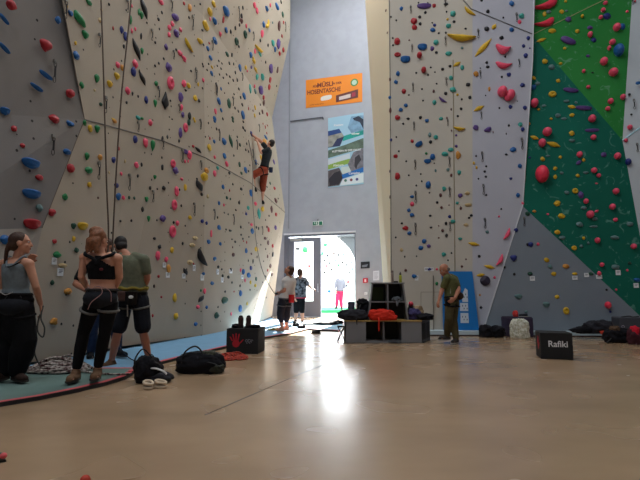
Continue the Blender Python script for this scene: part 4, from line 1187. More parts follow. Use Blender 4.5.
# 4 person in blue jeans, mostly hidden behind the woman with the bun
J = JJ(7.15, head=(107, 247), neck=(106, 256), chest=(104, 267), waist=(104, 283), hips=(104, 296), shL=(88, 261), shR=(121, 261), elL=(75.5, 284, -.16), wrL=(87, 291, -.45), haL=(93, 292, -.55),
       elR=(124, 280, -.02), wrR=(120, 294, -.15), hipL=(96.5, 300), hipR=(112, 300), knL=(92.5, 329, -.05), knR=(116, 328), anL=(91, 352), anR=(118, 350), toL=(90, 356, -.16), toR=(126, 354, -.10))
p = Person('person in dark tee shirt and blue jeans, mostly hidden behind the bun woman', J, male=True, skin=SKIN2, look=(-.2, -.9, -.25), ground=.04)
p.shirt(cloth('black_tee', (26, 27, 30)), .26, .75, .014, 'tee_shirt', .01)
p.pants(cloth('blue_jeans', (38, 52, 78)), 1.95, .012, .006, .34, 'jeans')
p.harness(cloth('black_webbing', (24, 24, 27)), .36)
cap_hair(p, HAIRB, .0, -.02, 'short_hair', None, .0, .02)
p.shoes(cloth('black_shoe', (22, 22, 25)))
JEANS = p

# 5 climber on the wall
yh = at(251, 134)[3]; yf = at(255.5, 190)[3]; yg = at(262, 203)[3]
y0 = yh + .15
J = {k: P(*q) for k, q in dict(head=(270.8, 143.5, y0), neck=(268.8, 148.2, y0), chest=(267, 154.5, y0), waist=(265.2, 162.5, y0 + .05), hips=(264.2, 168, y0 + .1), shL=(268, 149.8, y0 - .17), shR=(267.5, 149.5, y0 + .17), elL=(261.5, 152.5, y0 - .2),
     wrL=(257.4, 141.5, y0 - .05), haL=(255.5, 138.5, y0 - .02), elR=(261.5, 142, y0 + .12), wrR=(253.2, 135.5, yh + .03), haR=(250.8, 133.2, yh - .02), hipL=(263.6, 170, y0 - .02), hipR=(264.4, 170, y0 + .20), knL=(251.8, 175.5, y0 - .18), knR=(262.8, 186.5, y0 + .35),
     anL=(254.6, 188, yf - .02), toL=(251.5, 190, yf - .06), anR=(262.2, 201, y0 + .45), toR=(258.5, 203, y0 + .45)).items()}
p = Person('climber in dark tee shirt and rust trousers high on the left wall', J, male=True, skin=SKIN, voxel=.011, look=(-.75, .35, .35), ground=J['toR'].z - .03, grip=1.1, girth=1.2)
p.shirt(cloth('slate_tee', (42, 48, 52)), .28, .7, .014, 'tee_shirt', .008)
p.pants(cloth('rust_trousers', (146, 66, 44)), 1.35, .016, .012, .34, 'trousers')
p.harness(cloth('black_webbing', (24, 24, 27)), .34)
p.chalkbag(p.J['hips'] + V((.20, .02, .0)), cloth('navy_bag', (30, 40, 66)), r=.06)
cap_hair(p, HAIRK, .0, -.02, 'short_hair')
p.shoes(cloth('climbing_shoe_black', (18, 18, 22)))
CLIMBER = p

# 6 belayer by the door
J = JJ(11.6, head=(289.3, 270.5), neck=(289.4, 277), chest=(288.8, 284), waist=(287.2, 293.5), hips=(285, 299.5), shL=(285.8, 279.8, -.06), shR=(293, 280, .08), elL=(284.3, 290.5, -.16), wrL=(278.6, 293.5, -.05), haL=(275.5, 294.5, .0),
       elR=(289, 291, .18), wrR=(280.5, 293.5, .14), haR=(277, 293.6, .12), hipL=(281.9, 303, -.05), hipR=(287.4, 303, .08), knL=(280.3, 314, -.06), knR=(286.4, 314, .06), anL=(282, 327, -.03), anR=(286.8, 326.5, .08), toL=(278, 330, -.06), toR=(282.5, 329.6, .04))
p = Person('belayer in white tee shirt and dark cropped trousers looking up at the climber', J, male=True, skin=SKIN2, voxel=.011, look=(-.82, .1, .56), ground=.04)
p.shirt(cloth('white_tee', (206, 200, 194), na=.06), .28, .62, .014, 'tee_shirt', .012)
p.pants(cloth('dark_cropped', (34, 36, 46)), 1.5, .014, .012, .34, 'cropped_trousers', 0)
p.harness(cloth('grey_webbing', (90, 90, 94)), .30)
p.chalkbag(p.J['hips'] + V((.16, -.10, .10)), cloth('red_bag', (196, 38, 44)), r=.07, hgt=.17)
cap_hair(p, HAIRB, .01, -.02, 'short_hair')
b = B(); box(b, p.J['wrL'] + V((-.05, -.01, .0)), (.07, .05, .05), 0, .012); fin('belay_device', b, mat('black_alloy', (24, 24, 28), .4), p.root)
BELAYER = p

# 7 person in the patterned shirt by the door
J = JJ(14.3, head=(300.3, 273), neck=(300.2, 278), chest=(300, 284.5), waist=(299.6, 293), hips=(299.3, 298.5), shL=(295.8, 280, .0), shR=(305, 280, .0), elL=(294, 289, -.05), wrL=(295, 297, -.1),
       elR=(308, 285, .05), wrR=(312, 288.6, .12), haR=(314.5, 289.5, .14), hipL=(296.9, 301), hipR=(301.9, 301), knL=(296.2, 311), knR=(302.2, 311), anL=(295.5, 320.5), anR=(302.4, 321.5), toL=(294.5, 322.5, -.14), toR=(302.4, 323.5, -.16))
p = Person('person in patterned grey tee shirt and black knee shorts by the door', J, male=True, skin=SKIN, voxel=.012, look=(.45, .85, .1), ground=0)
p.shirt(mat('patterned_grey', (40, 42, 48), .85, .2, noise_amt=1, scale=14, rgb2=(128, 132, 138)), .22, .7, .014, 'tee_shirt', .02)
b = B(); r = p.ring_at(.24, .038); tube(b, r, .018, 6, closed=True); fin('red_hem', b, cloth('pink_red', (196, 62, 84)), p.root, True)
p.pants(BLACKC, 1.05, .014, .004, .3, 'knee_shorts')
cap_hair(p, HAIRB, .0, -.01, 'short_hair')
p.shoes(cloth('black_shoe', (22, 22, 25)))

# 8 person outside
J = JJ(22.3, head=(339.8, 275.6), neck=(340, 279), chest=(340.3, 283), waist=(340, 288.5), hips=(339.6, 291.5), shL=(336.8, 280.2), shR=(343.6, 280.2), elL=(335.2, 285.5, -.05), wrL=(335.6, 290.5, -.12), elR=(345, 285.8), wrR=(344.6, 291, -.1),
       hipL=(338, 293), hipR=(341.2, 293), knL=(337, 300.5, -.06), knR=(341, 301, .05), anL=(336.6, 306.4, .04), anR=(341.6, 307.2), toL=(335.5, 308, -.1), toR=(341.8, 309, -.15))
p = Person('person in light grey top and crimson trousers walking outside on the crash mat', J, skin=SKIN, voxel=.014, look=(-.4, -.9, 0), ground=.12)
p.shirt(cloth('pale_top', (92, 94, 100), na=.1), .24, 1.5, .014, 'long_sleeved_top', .01)
p.pants(cloth('crimson_trousers', (156, 30, 66)), 1.9, .014, .012, .32, 'trousers')
p.harness(cloth('dark_webbing', (60, 56, 60)), .32, False)
cap_hair(p, HAIRB, .0, -.02, 'short_hair', None, 0, .02)
p.shoes(cloth('black_shoe', (22, 22, 25)))

# 9 tall man in olive
J = JJ(9.35, head=(444.2, 270, -.06), neck=(448.3, 275.3), chest=(450.7, 283), waist=(451.3, 293), hips=(452, 299), shL=(446.6, 278.5, -.15), shR=(454.8, 279, .14), elL=(442, 290, -.12), wrL=(439, 300, -.20), haL=(437.6, 305, -.24),
       elR=(458.8, 289.5, -.06), wrR=(455, 298, -.26), haR=(452, 300.5, -.28), hipL=(450, 302, -.08), hipR=(454.2, 302, .07), knL=(448.6, 318, -.10), knR=(453.4, 319.5, -.0), anL=(447, 335.5, .10), anR=(456, 338.5, -.02), toL=(442.5, 337.5, .05), toR=(452.5, 341.5, -.16))
p = Person('bald man in olive tee shirt and trousers looking down by the blue board', J, male=True, skin=SKIN2, voxel=.010, look=(-.85, -.35, -.40), ground=0, girth=.97)
p.shirt(cloth('olive_tee', (92, 94, 58)), .26, .66, .015, 'tee_shirt', .004)
p.pants(cloth('olive_trousers', (84, 78, 54)), 1.95, .012, .006, .34, 'trousers')
h_ = p.harness(cloth('black_webbing', (24, 24, 27)), .34)
b = B(); box(b, p.J['hips'] + V((-.11, -.15, -.06)), (.12, .07, .14), .3, .02); fin('black_pouch', b, cloth('black_pouch', (18, 18, 20)), p.root)
b = B(); ell(b, p.J['hips'] + V((.13, -.02, .06)), (.09, .09, .08)); fin('hip_bag', b, cloth('brown_bag', (62, 48, 40)), p.root, True)
b = B(); tube(b, spline([p.J['neck'] + V((-.04, -.09, -.02)), p.J['chest'] + V((-.05, -.145, 0)), p.J['waist'] + V((-.06, -.15, -.02)), p.J['hips'] + V((-.07, -.16, .0))], 6), .010, 6); fin('pale_cord', b, mat('pale_webbing', (160, 158, 154), .8), p.root, True)
b = B()
for x in (-1, 1): p.hell(b, (.072 * x, -.035, -.005), (.012, .05, .035))
p.hell(b, (0, -.088, -.02), (.06, .016, .035)); fin('cropped_hair_fringe', b, HAIRG, p.root, True)
p.shoes(cloth('grey_shoe', (58, 54, 50)), mat('pale_sole', (170, 166, 158), .7))
BALD = p
# ------------------------------------------------------------------ mats
M_TEAL = mat('teal_mat', (104, 128, 122), .8, .3, noise_amt=.08, scale=5)
M_SKYTINT = mat('skylight_tinted_mat', (118, 164, 196), .7, .35, noise_amt=.06, scale=5)  # blue of the reflected skylight is painted into this mat's colour
M_PINK = mat('coral_stripe', (206, 84, 88), .7)
M_BLK = mat('mat_edge_black', (34, 32, 34), .7)
ZM = .04
fr = [F(-110, 412, ZM), F(-40, 407.5, ZM), F(0, 402.5, ZM), F(40, 396, ZM), F(80, 388, ZM), F(108, 381.5, ZM), F(126, 376, ZM), F(133, 372, ZM)]
inn = [F(133, 368.3, ZM), F(25, 369, ZM), F(-110, 371, ZM)]


def inset(line, w):
    out = []
    for i, p_ in enumerate(line):
        d = (line[min(i + 1, len(line) - 1)] - line[max(i - 1, 0)]); d.z = 0; d.normalize()
        out.append(p_ + V((-d.y, d.x, 0)) * w)
    return out


def slab(name, pts, m, z, parent=None):
    b = B(); prism(b, [V((q.x, q.y, 0.002)) for q in pts], (0, 0, z - .002)); return fin(name, b, m, parent)


fm = thing('floor_mat', 'teal floor mat with curved coral and black front edge under two women', 'mat', (0, 0, 0), 0, None)
f_in = inset(fr, .075); f_in2 = inset(fr, .012)
slab('mat_top', f_in + inn, M_TEAL, ZM, fm)
slab('coral_stripe', f_in2 + f_in[::-1], M_PINK, ZM + .001, fm)
slab('black_edge', fr + f_in2[::-1], M_BLK, ZM - .001, fm)
fr2 = [F(133, 371, ZM), F(140, 368, ZM), F(160, 362, ZM), F(190, 354.5, ZM), F(225, 346.5, ZM), F(262, 337.5, ZM), F(290, 333, ZM), F(308, 328.6, ZM), F(338, 330.2, ZM)]
wl = [F(290, 321.5, ZM), F(272.5, 321.5, ZM)]
wallside = [V((q.x - .01, q.y + .0, ZM)) for q in (base[5], base[4], base[3], base[2], g_base, c0b)]
bm_ = thing('floor_mat', 'pale blue, skylight tinted floor mat along the foot of the left wall', 'mat', (0, 0, 0), 0, None)
g_in = inset(fr2, .075); g_in2 = inset(fr2, .012)
st_ = [F(-110, 371, ZM), F(25, 369, ZM), F(133, 368.3, ZM)]
s_in = inset(st_, .07)
far = [F(343, 322.5, ZM), F(322, 321.0, ZM), V((-1.2, 15.6, ZM)), V((-1.75, 17.2, ZM)), V((base[6].x - .02, base[6].y, ZM))]
slab('mat_top', s_in + g_in + far + wallside, M_SKYTINT, ZM, bm_)
slab('coral_stripe', g_in2 + g_in[::-1], M_PINK, ZM + .001, bm_)
slab('inner_coral_stripe', st_ + s_in[::-1], M_PINK, ZM + .001, bm_)
slab('black_edge', fr2 + g_in2[::-1], M_BLK, ZM - .001, bm_)
rm = thing('floor_mat', 'pale blue grey mat strip along the foot of the right wall', 'mat', (0, 0, 0), 0, None)
a0, a1, b1, b0 = F(424, 335.8), F(632, 337.2), V((5.9, 11.0, 0)), V((1.9, 11.2, 0))
ra, rb = h(424, 330), TRI.hit(632, 330)
m0, m1 = h(484, 332), None
b = B(); prism(b, [V((a0.x, a0.y, .012)), V((a1.x, a1.y, .012)), V((rb.x, rb.y - .02, .012)), V((h(484, 330).x, h(484, 330).y - .03, .012)), V((ra.x, ra.y - .02, .012))], (0, 0, .098)); fin('mat_top', b, mat('pale_mat', (188, 206, 214), .8), rm)
b = B(); prism(b, [V((a0.x, a0.y - .006, .0)), V((a1.x, a1.y - .006, .0)), V((a1.x, a1.y + .02, .0)), V((a0.x, a0.y + .02, .0))], (0, 0, .028)); fin('dark_edge', b, mat('mat_edge_maroon', (52, 36, 38), .8), rm)


# ------------------------------------------------------------------ ropes
def rope(name, pts, r, m, label, cat='rope', n=10, group=None, sm=True):
    b = B(); tube(b, spline(pts, n) if sm else pts, r, 6)
    return tag(fin(name, b, m, None, True), label, cat, group)


M_RB = mat('rope_brown', (92, 74, 62), .85, noise_amt=.4, scale=120)
M_RG = mat('rope_grey', (84, 84, 80), .85, noise_amt=.4, scale=120)
M_RP = mat('rope_pale', (190, 180, 172), .85, noise_amt=.55, scale=26, rgb2=(70, 34, 36))
M_RO = mat('rope_orange', (206, 66, 40), .85, noise_amt=.7, scale=60, rgb2=(60, 26, 24))
w2 = WOMAN2
rope('climbing_rope', [P(97, -80, 7.2), P(101, 0, 7.0), P(104, 90, 6.9), P(106.5, 180, 6.8), P(108.5, 232, 6.8), P(107, 262, 6.75), P(104, 291, 6.6)], .011, M_RB, 'brown climbing rope hanging down to the bun woman, thinner gap side with leaf hold', 'rope', 8)
rope('climbing_rope', [P(134, -80, 7.3), P(131, 0, 7.2), P(122, 90, 7.0), P(117, 160, 6.9), P(113.5, 225, 6.9), P(112, 262, 6.85), P(112, 291, 6.75)], .011, M_RB, 'brown climbing rope slanting down towards the bowed man in grey green', 'rope', 8)
hx = WOMAN1.J['wrR'] + WOMAN1.base
rope('belay_rope', [hx + V((.02, .02, -.02)), P(41, 318, 5.3), P(44.5, 328, 5.3), P(43, 337, 5.32), P(38, 332, 5.32), P(38, 322, 5.33), P(40, 315, 5.34), P(36.5, 330, 5.4), P(34.5, 350, 5.5), P(37, 360, 5.65), F(42, 368.5, .055)], .008, M_RG, 'dark rope hanging in a loop from the hand of the braided woman', 'rope')
yb = BELAYER.base
q0 = BELAYER.J['haL'] + yb
rope('belay_rope', [q0, P(271, 288, 12.0), P(263, 272, 12.4), P(257.5, 250, 12.8), P(254.5, 225, 13.0), P(252.5, 195, 13.1), at(250, 165)[0] + V((.08, -.03, 0)), at(246.5, 140)[0] + V((.06, -.02, 0)), P(253, 158, at(250, 165)[3] - .1), CLIMBER.J['hips'] + CLIMBER.base + V((-.15, -.1, .08))], .010, mat('rope_dust', (130, 122, 116), .85, noise_amt=.3, scale=100),
     'thin rope running from the belayer in white up to the climber', 'rope', 8)


def pile(name, c, rx, ry, hgt, n, r, m, label, seed, cat='rope', tail=None):
    rnd = random.Random(seed); pts = []
    for i in range(n):
        a = i * 1.15 + rnd.uniform(-.5, .5); rr = math.sqrt(rnd.uniform(.05, 1))
        z = r + (hgt - r) * max(0, (1 - rr * .95)) * rnd.uniform(.35, 1)
        pts.append(V((c[0] + rx * rr * math.cos(a), c[1] + ry * rr * math.sin(a), c[2] + z)))
    if tail: pts += [V(q) for q in tail]
    b = B(); tube(b, spline(pts, 5), r, 5); return tag(fin(name, b, m, None, True), label, cat)


c = F(60, 371, ZM)
pile('rope_pile', c, .40, .28, .24, 150, .013, M_RP, 'heap of pale and maroon rope on the teal mat beside the bun woman', 3, tail=[F(88, 372, ZM + .02), F(112, 374, ZM + .02), F(130, 374, ZM + .02)])
c = F(231, 358.5)
pile('rope_pile', (c.x, c.y, 0), .26, .24, .13, 110, .012, M_RO, 'orange and dark rope coil on the floor before the black cube', 5)
c = F(276, 330, ZM)
pile('rope_pile', c, .22, .18, .06, 36, .011, mat('rope_yellow', (176, 156, 62), .85, noise_amt=.5, scale=60, rgb2=(90, 74, 30)), 'yellow rope coil on the mat behind the feet of the belayer', 6)
c = F(312, 325.5)
pile('rope_pile', (c.x, c.y, .041), .36, .45, .07, 60, .012, mat('rope_white', (206, 204, 200), .85, noise_amt=.6, scale=50, rgb2=(70, 66, 66)), 'white speckled rope spread over the sunlit mat by the door', 8)
rope('cord', [F(118, 345, .3), F(121, 349, .2), F(127, 356, .08), F(133, 360, .05), F(139, 362, .045)], .008, mat('cord_navy', (26, 32, 50), .8), 'dark cord leading from the bowed man to the black backpack', 'rope')


# ------------------------------------------------------------------ bags and clothes
def lump(name, c, s, m, parent, seed, rough=.18, freq=2.2, voxel=.012, rz=0, flat_bottom=True, power=2.6, pieces=None):
    """soft sewn body: rounded block with sagging folds"""
    b = B(); bmesh.ops.create_icosphere(b, subdivisions=5, radius=1)
    rnd = random.Random(seed); o = V([rnd.uniform(-40, 40) for _ in range(3)])
    R = Matrix.Rotation(rz, 3, 'Z')
    for v in b.verts:
        p_ = v.co.copy()
        l = (abs(p_.x) ** power + abs(p_.y) ** power + abs(p_.z) ** power) ** (1 / power)
        q = p_ / l
        f = noise.noise(p_ * freq + o) * rough + abs(noise.noise(p_ * freq * 2.3 - o)) * rough * .6
        q *= 1 + f
        if flat_bottom and q.z < -.8: q.z = -.8 - (q.z + .8) * .0
        q = V((q.x * s[0], q.y * s[1], (q.z + (.8 if flat_bottom else 0)) * s[2] / (1.8 if flat_bottom else 1)))
        v.co = R @ q + V(c)
    return fin(name, b, m, parent, True)


def strap(parent, pts, w, m, name='strap', flat=.3):
    b = B(); tube(b, spline(pts, 6), w, 8, flat); return fin(name, b, m, parent, True)


M_NYL = cloth('black_nylon', (24, 24, 30)); M_NYL2 = cloth('charcoal_nylon', (44, 44, 50)); M_STR = mat('black_strap', (18, 18, 20), .7)
# backpack in front of the mat
c = F(147, 384.5)
t = thing('backpack', 'black backpack on the floor at the tip of the teal mat', 'bag', (c.x, c.y + .16, 0))
lump('pack_body', (-.05, 0, 0), (.14, .14, .28), M_NYL, t, 1)
lump('top_flap', (.03, .0, .0), (.185, .13, .10), M_NYL2, t, 4)
strap(t, [(-.12, -.1, .08), (-.16, -.12, .24), (-.08, -.1, .37), (.02, -.06, .26)], .022, M_STR)
strap(t, [(-.04, .0, .2), (-.03, .02, .30), (.03, .02, .24)], .012, M_STR, 'haul_loop')
b = B(); tube(b, spline([(.02, -.10, .165), (.09, -.12, .16), (.16, -.11, .13), (.19, -.1, .10)], 6), .022, 8, .4); fin('white_towel', b, cloth('white_towel', (200, 200, 198), na=.08), t, True)
# pale shoes
for i, (u, v, rz, lb) in enumerate(((148, 388, 2.2, 'cream rubber clog nearer the backpack, one of a pair on the floor'), (160.5, 387, 2.7, 'cream rubber clog of the pair, the one nearer the duffel bag'))):
    c = F(u, v + 1); t = thing('clog_shoe', lb, 'shoe', (c.x, c.y + .0, 0), rz, 'pair of cream clogs')
    b = B()
    oval = lambda rx, ry, z, cx=0: [V((cx + rx * math.cos(a * PI / 10), ry * math.sin(a * PI / 10), z)) for a in range(20)]
    rings(b, [oval(.062, .045, 0), oval(.072, .05, .012), oval(.070, .049, .03)]); fin('sole', b, mat('cream_rubber', (214, 196, 170), .6), t, True)
    b = B(); tube(b, [V((.060 * math.cos(a * PI / 12) - .0, .043 * math.sin(a * PI / 12), .045 + .025 * math.cos(a * PI / 12) * .4 + .02)) for a in range(24)], .014, 8, closed=True)
    ell(b, (.045, 0, .035), (.036, .042, .030)); fin('upper', b, mat('cream_upper', (206, 186, 160), .6), t, True)
    b = B(); ell(b, (-.010, 0, .050), (.050, .033, .014)); fin('insole', b, mat('brown_insole', (84, 66, 54), .8), t, True)
# duffel
c = F(197, 374.5)
t = thing('duffel_bag', 'long black duffel bag lying on the floor beside the mat', 'bag', (c.x, c.y + .16, 0), .05)
lump('bag_body', (0, 0, 0), (.29, .17, .25), M_NYL, t, 11, .14)
lump('side_pocket', (.2, -.03, 0), (.10, .13, .12), cloth('grey_green_nylon', (66, 68, 58)), t, 12, .2)
lump('bunched_cloth', (.1, -.02, .17), (.09, .10, .10), cloth('moss_cloth', (70, 72, 62)), t, 13, .25)
strap(t, [(-.2, -.12, .12), (-.17, -.12, .26), (-.06, -.1, .33), (.02, -.1, .28), (.06, -.12, .18)], .026, M_STR, 'carry_handle', .4)
strap(t, [(.1, -.16, .15), (.22, -.18, .12), (.30, -.15, .05), (.26, -.17, .02)], .014, M_STR, 'shoulder_strap')
b = B(); tube(b, spline([(-.24, -.06, .21), (0, -.07, .24), (.15, -.06, .2)], 6), .005, 6); fin('zip', b, M_BINER, t, True)


# cubes for rent shoes
def cube_box(u0, u1, v, w, hgt, rz, label):
    c = F((u0 + u1) / 2, v)
    t = thing('storage_cube', label, 'box', (c.x, c.y + w * .5, 0), rz)
    b = B(); th = .02
    box(b, (0, -w / 2 + th / 2, hgt / 2), (w, th, hgt), 0, .006); box(b, (0, w / 2 - th / 2, hgt / 2), (w, th, hgt), 0, .006)
    box(b, (-w / 2 + th / 2, 0, hgt / 2), (th, w - 2 * th, hgt), 0, .004); box(b, (w / 2 - th / 2, 0, hgt / 2), (th, w - 2 * th, hgt), 0, .004)
    box(b, (0, 0, hgt - .02), (w - .02, w - .02, .03), 0, .004); box(b, (0, 0, .012), (w - .03, w - .03, .02))
    fin('body', b, mat('black_foam', (19, 19, 22), .75, noise_amt=.2, scale=12), t)
    return t, w, hgt


def text(parent, s, loc, rot, size, m, name='lettering', ext_=.001, bold=0.0, sx=1.0):
    cu = bpy.data.curves.new(name, 'FONT'); cu.body = s; cu.size = size; cu.extrude = ext_; cu.align_x = 'CENTER'; cu.align_y = 'CENTER'; cu.offset = bold
    o = bpy.data.objects.new('t', cu); COL.objects.link(o)
    dg = bpy.context.evaluated_depsgraph_get(); me = bpy.data.meshes.new_from_object(o.evaluated_get(dg)); bpy.data.objects.remove(o); bpy.data.curves.remove(cu)
    r = link(name, me, m, parent); r.location = loc; r.rotation_euler = rot; r.scale = (sx, 1, 1)
    return r


def hand_print(parent, loc, s, m, rot=(PI / 2, 0, 0), curl=0):
    b = B()
    ell(b, (0, -.16 * s, 0), (.26 * s, .24 * s, .002), 14, 6)
    for i, (a, L, x) in enumerate(((.55, .30, -.24), (.22, .44, -.12), (0, .48, 0), (-.2, .44, .12), (-.75, .34, .26))):
        d = V((-math.sin(a), math.cos(a), 0)); p0 = V((x * s, (.02 if i < 4 else -.14) * s, 0)); p1 = p0 + d * L * s
        q = [p0 + V((-.05, 0, 0)) * s, p0 + V((.05, 0, 0)) * s, p1 + V((.045, 0, 0)) * s, p1 + d * .04 * s, p1 + V((-.045, 0, 0)) * s]
        prism(b, q, (0, 0, .002))
    o = fin('hand_logo', b, m, parent); o.location = loc; o.rotation_euler = rot; return o


M_RED = mat('print_red', (178, 22, 40), .6); M_PALE_P = mat('print_pale', (196, 198, 204), .6)
t, w, hg = cube_box(228, 259, 354, .52, .40, -.10, 'black foam cube with red hand print beside the blue mat')
hand_print(t, (-.10, -w / 2 - .002, .20), .24, M_RED)
g_ = B()
for i, (x, z) in enumerate(((0, 0), (.045, .008), (.09, -.002), (.02, -.03), (.065, -.03))):
    tube(g_, [V((x + .018 * math.cos(a * PI / 4), 0, z + .016 * math.sin(a * PI / 4))) for a in range(7)], .0045, 5)
o = fin('small_logo', g_, mat('print_grey', (128, 130, 136), .6), t); o.location = (.07, -w / 2 - .002, .21)
BX1 = t
T1 = BX1.matrix_basis
# things on top of that cube
b1 = Matrix.Translation(BX1.location) @ Matrix.Rotation(-.10, 4, 'Z')
for i, (x, lb) in enumerate(((-.075, 'brown climbing boot on the black cube, nearer the wall'), (.055, 'brown climbing boot on the black cube, nearer the door'))):
    t = thing('boot', lb, 'shoe', b1 @ V((x, -.08, hg)), .16 + .1 * i, 'pair of boots on the black cube')
    b = B(); caps(b, (0, -.01, .045), (0, .16, .04), .042, .034); caps(b, (0, 0, .05), (0, -.012, .15), .043, .046); remesh(b, 'upper', .009, cloth('brown_leather', (64, 48, 46)), t, 2)
    b = B(); prism(b, [V((-.04, -.05, 0)), V((.04, -.05, 0)), V((.046, .1, 0)), V((.03, .19, 0)), V((-.03, .19, 0)), V((-.046, .1, 0))], (0, 0, .02)); fin('sole', b, M_SOLE, t)
    b = B(); ell(b, (0, -.012, .185), (.034, .034, .02)); fin('lining', b, BLACKC, t, True)
for x, s_, lb, sd in ((-.15, (.09, .12, .06), 'dark folded cloth on the black cube beside the boots', 31), (.13, (.10, .14, .05), 'black folded jacket on the black cube, on the door side of the boots', 32)):
    o = lump('folded_jacket', (0, 0, 0), s_, M_NYL, None, sd, .2); o.location = b1 @ V((x, 0, hg)); tag(o, lb, 'jacket')
t, w, hg2 = cube_box(549, 574, 359.5, .44, .385, -.27, 'black foam cube with white lettering alone on the open floor')
text(t, 'Rafiki', (.02, -w / 2 - .002, .22), (PI / 2, 0, 0), .125, mat('print_white', (222, 222, 224), .6), bold=.002)
hand_print(t, (-w / 2 - .002, -.04, .21), .22, M_RED, (PI / 2, 0, -PI / 2))

# ------------------------------------------------------------------ shelf unit and bench
M_LAM = mat('grey_laminate', (124, 124, 126), .5, .4, noise_amt=.06, scale=4)
M_LAMD = mat('dark_laminate', (62, 62, 66), .6)
M_WOOD = mat('birch_edge', (190, 158, 92), .5, noise_amt=.25, scale=14)
yb_ = F(380, 343).y
xl, xr = P(345, 330, yb_).x, P(421.5, 330, yb_).x
hb = P(380, 321.3, yb_).z; W_ = xr - xl; D_ = .52
t = thing('storage_bench', 'long grey storage bench with open compartments in front of the door wall', 'bench', (xl, yb_, 0))
b = B()
x1, x2, x3, x4 = [P(u, 330, yb_).x - xl for u in (366, 384, 401.5, 383.5)]
box(b, (x1 / 2, .01, hb / 2), (x1, .02, hb - .02)); box(b, ((x3 + W_) / 2, .01, hb / 2), (W_ - x3, .02, hb - .02))
box(b, (W_ / 2, D_ - .01, hb / 2), (W_, .02, hb)); box(b, (.01, D_ / 2, hb / 2), (.02, D_, hb)); box(b, (W_ / 2, D_ / 2, .02), (W_ - .02, D_ - .02, .04))
for x in (x1 - .01, x2, x3 + .01): box(b, (x, D_ / 2, hb / 2), (.02, D_ - .02, hb - .04))
fin('carcass', b, M_LAM, t)
b = B(); box(b, (W_ / 2, D_ / 2 - .005, hb + .008), (W_ + .02, D_ + .02, .022)); fin('seat_top', b, M_WOOD, t)
fe = [V((W_, .0, 0)), V((W_ + .34, .78, 0))]; ed_ = (fe[1] - fe[0])
b = B(); prism(b, [V((W_, .0, .0)), fe[1], V((W_, .78, 0))], (0, 0, hb - .01)); fin('slanted_end', b, M_LAMD, t)
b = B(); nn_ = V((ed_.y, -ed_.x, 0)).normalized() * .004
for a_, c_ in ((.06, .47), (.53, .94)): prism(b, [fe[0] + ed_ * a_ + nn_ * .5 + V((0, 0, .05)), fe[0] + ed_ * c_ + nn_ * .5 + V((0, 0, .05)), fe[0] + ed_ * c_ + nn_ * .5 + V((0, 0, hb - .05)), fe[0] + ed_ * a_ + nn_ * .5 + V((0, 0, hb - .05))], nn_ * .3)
fin('end_compartments', b, mat('dark_recess', (30, 30, 32), .8), t)  # flat dark sheets painted as the shade inside the open bench end
b = B(); prism(b, [V((W_ + .005, -.01, hb - .003)), fe[1] + V((.02, .01, hb - .003)), V((W_ + .005, .79, hb - .003))], (0, 0, .022)); fin('end_top', b, M_LAM, t)
b = B(); box(b, ((x1 + x3) / 2, D_ - .03, hb / 2), (x3 - x1, .012, hb - .05)); fin('compartment_back', b, mat('dark_olive_board', (58, 58, 50), .8), t)
zt = hb + .02
ys = yb_ + .12
xa, xb_, xc, xd = [P(u, 300, ys).x for u in (367.5, 408.5, 372, 404)]
ztop = P(388, 283.5, ys).z - zt
zmid = P(388, 302, ys).z - zt
cx = (xa + xb_) / 2
t2 = thing('cubby_shelf', 'grey four compartment shelf with slanting sides standing on the bench', 'shelf', (cx, ys, zt))
hw0, hw1 = (xb_ - xa) / 2, (xd - xc) / 2
Ds = .36
for sg in (-1, 1):
    b = B(); prism(b, [V((sg * hw0, 0, 0)), V((sg * (hw0 - .03), 0, 0)), V((sg * (hw1 - .03), 0, ztop)), V((sg * hw1, 0, ztop))], (0, Ds, 0)); fin('side_panel', b, M_LAM, t2)
b = B(); box(b, (0, Ds / 2, ztop + .008), (hw1 * 2 + .03, Ds + .02, .025)); fin('top_board', b, M_LAM, t2)
b = B(); box(b, (0, Ds / 2, zmid), (hw0 * 2 - .08, Ds - .01, .022)); fin('middle_shelf', b, M_LAM, t2)
b = B(); box(b, (0, Ds / 2, ztop / 2), (.022, Ds - .01, ztop)); fin('divider', b, M_LAM, t2)
b = B(); prism(b, [V((-hw0 + .03, Ds - .012, 0)), V((hw0 - .03, Ds - .012, 0)), V((hw1 - .03, Ds - .012, ztop)), V((-hw1 + .03, Ds - .012, ztop))], (0, .01, 0)); fin('back_board', b, mat('dark_back', (46, 48, 46), .8), t2)
b = B(); box(b, (-(hw1 + hw0) / 4 + .02, Ds - .03, (zmid + ztop) / 2 - .02), (hw1 - .09, .008, ztop - zmid - .10)); fin('green_poster', b, mat('moss_board', (66, 78, 46), .8), t2)
zs = zt + ztop + .021
yt = ys + .16
c = P(392.3, 283, yt)
t = thing('steel_bottle', 'tan metal bottle on top of the grey shelf', 'bottle', (c.x, yt, zs))
rv = lambda b, pr, n=16: rings(b, [[V((r * math.cos(i * 2 * PI / n), r * math.sin(i * 2 * PI / n), z)) for i in range(n)] for r, z in pr])
b = B(); rv(b, [(.026, 0), (.029, .004), (.030, .18), (.028, .20)]); fin('body', b, mat('tan_metal', (158, 140, 128), .4, metal=.4), t, True)
b = B(); rv(b, [(.028, .20), (.029, .205), (.028, .24), (.024, .243)]); fin('cap', b, mat('tan_cap', (120, 104, 96), .5), t, True)
c = P(400.5, 283, yt)
t = thing('drinking_bottle', 'yellow green drinking bottle with black cap on the grey shelf', 'bottle', (c.x, yt, zs))
b = B(); rv(b, [(.026, 0), (.030, .005), (.030, .13), (.020, .155)]); fin('body', b, mat('lime_plastic', (164, 170, 44), .4), t, True)
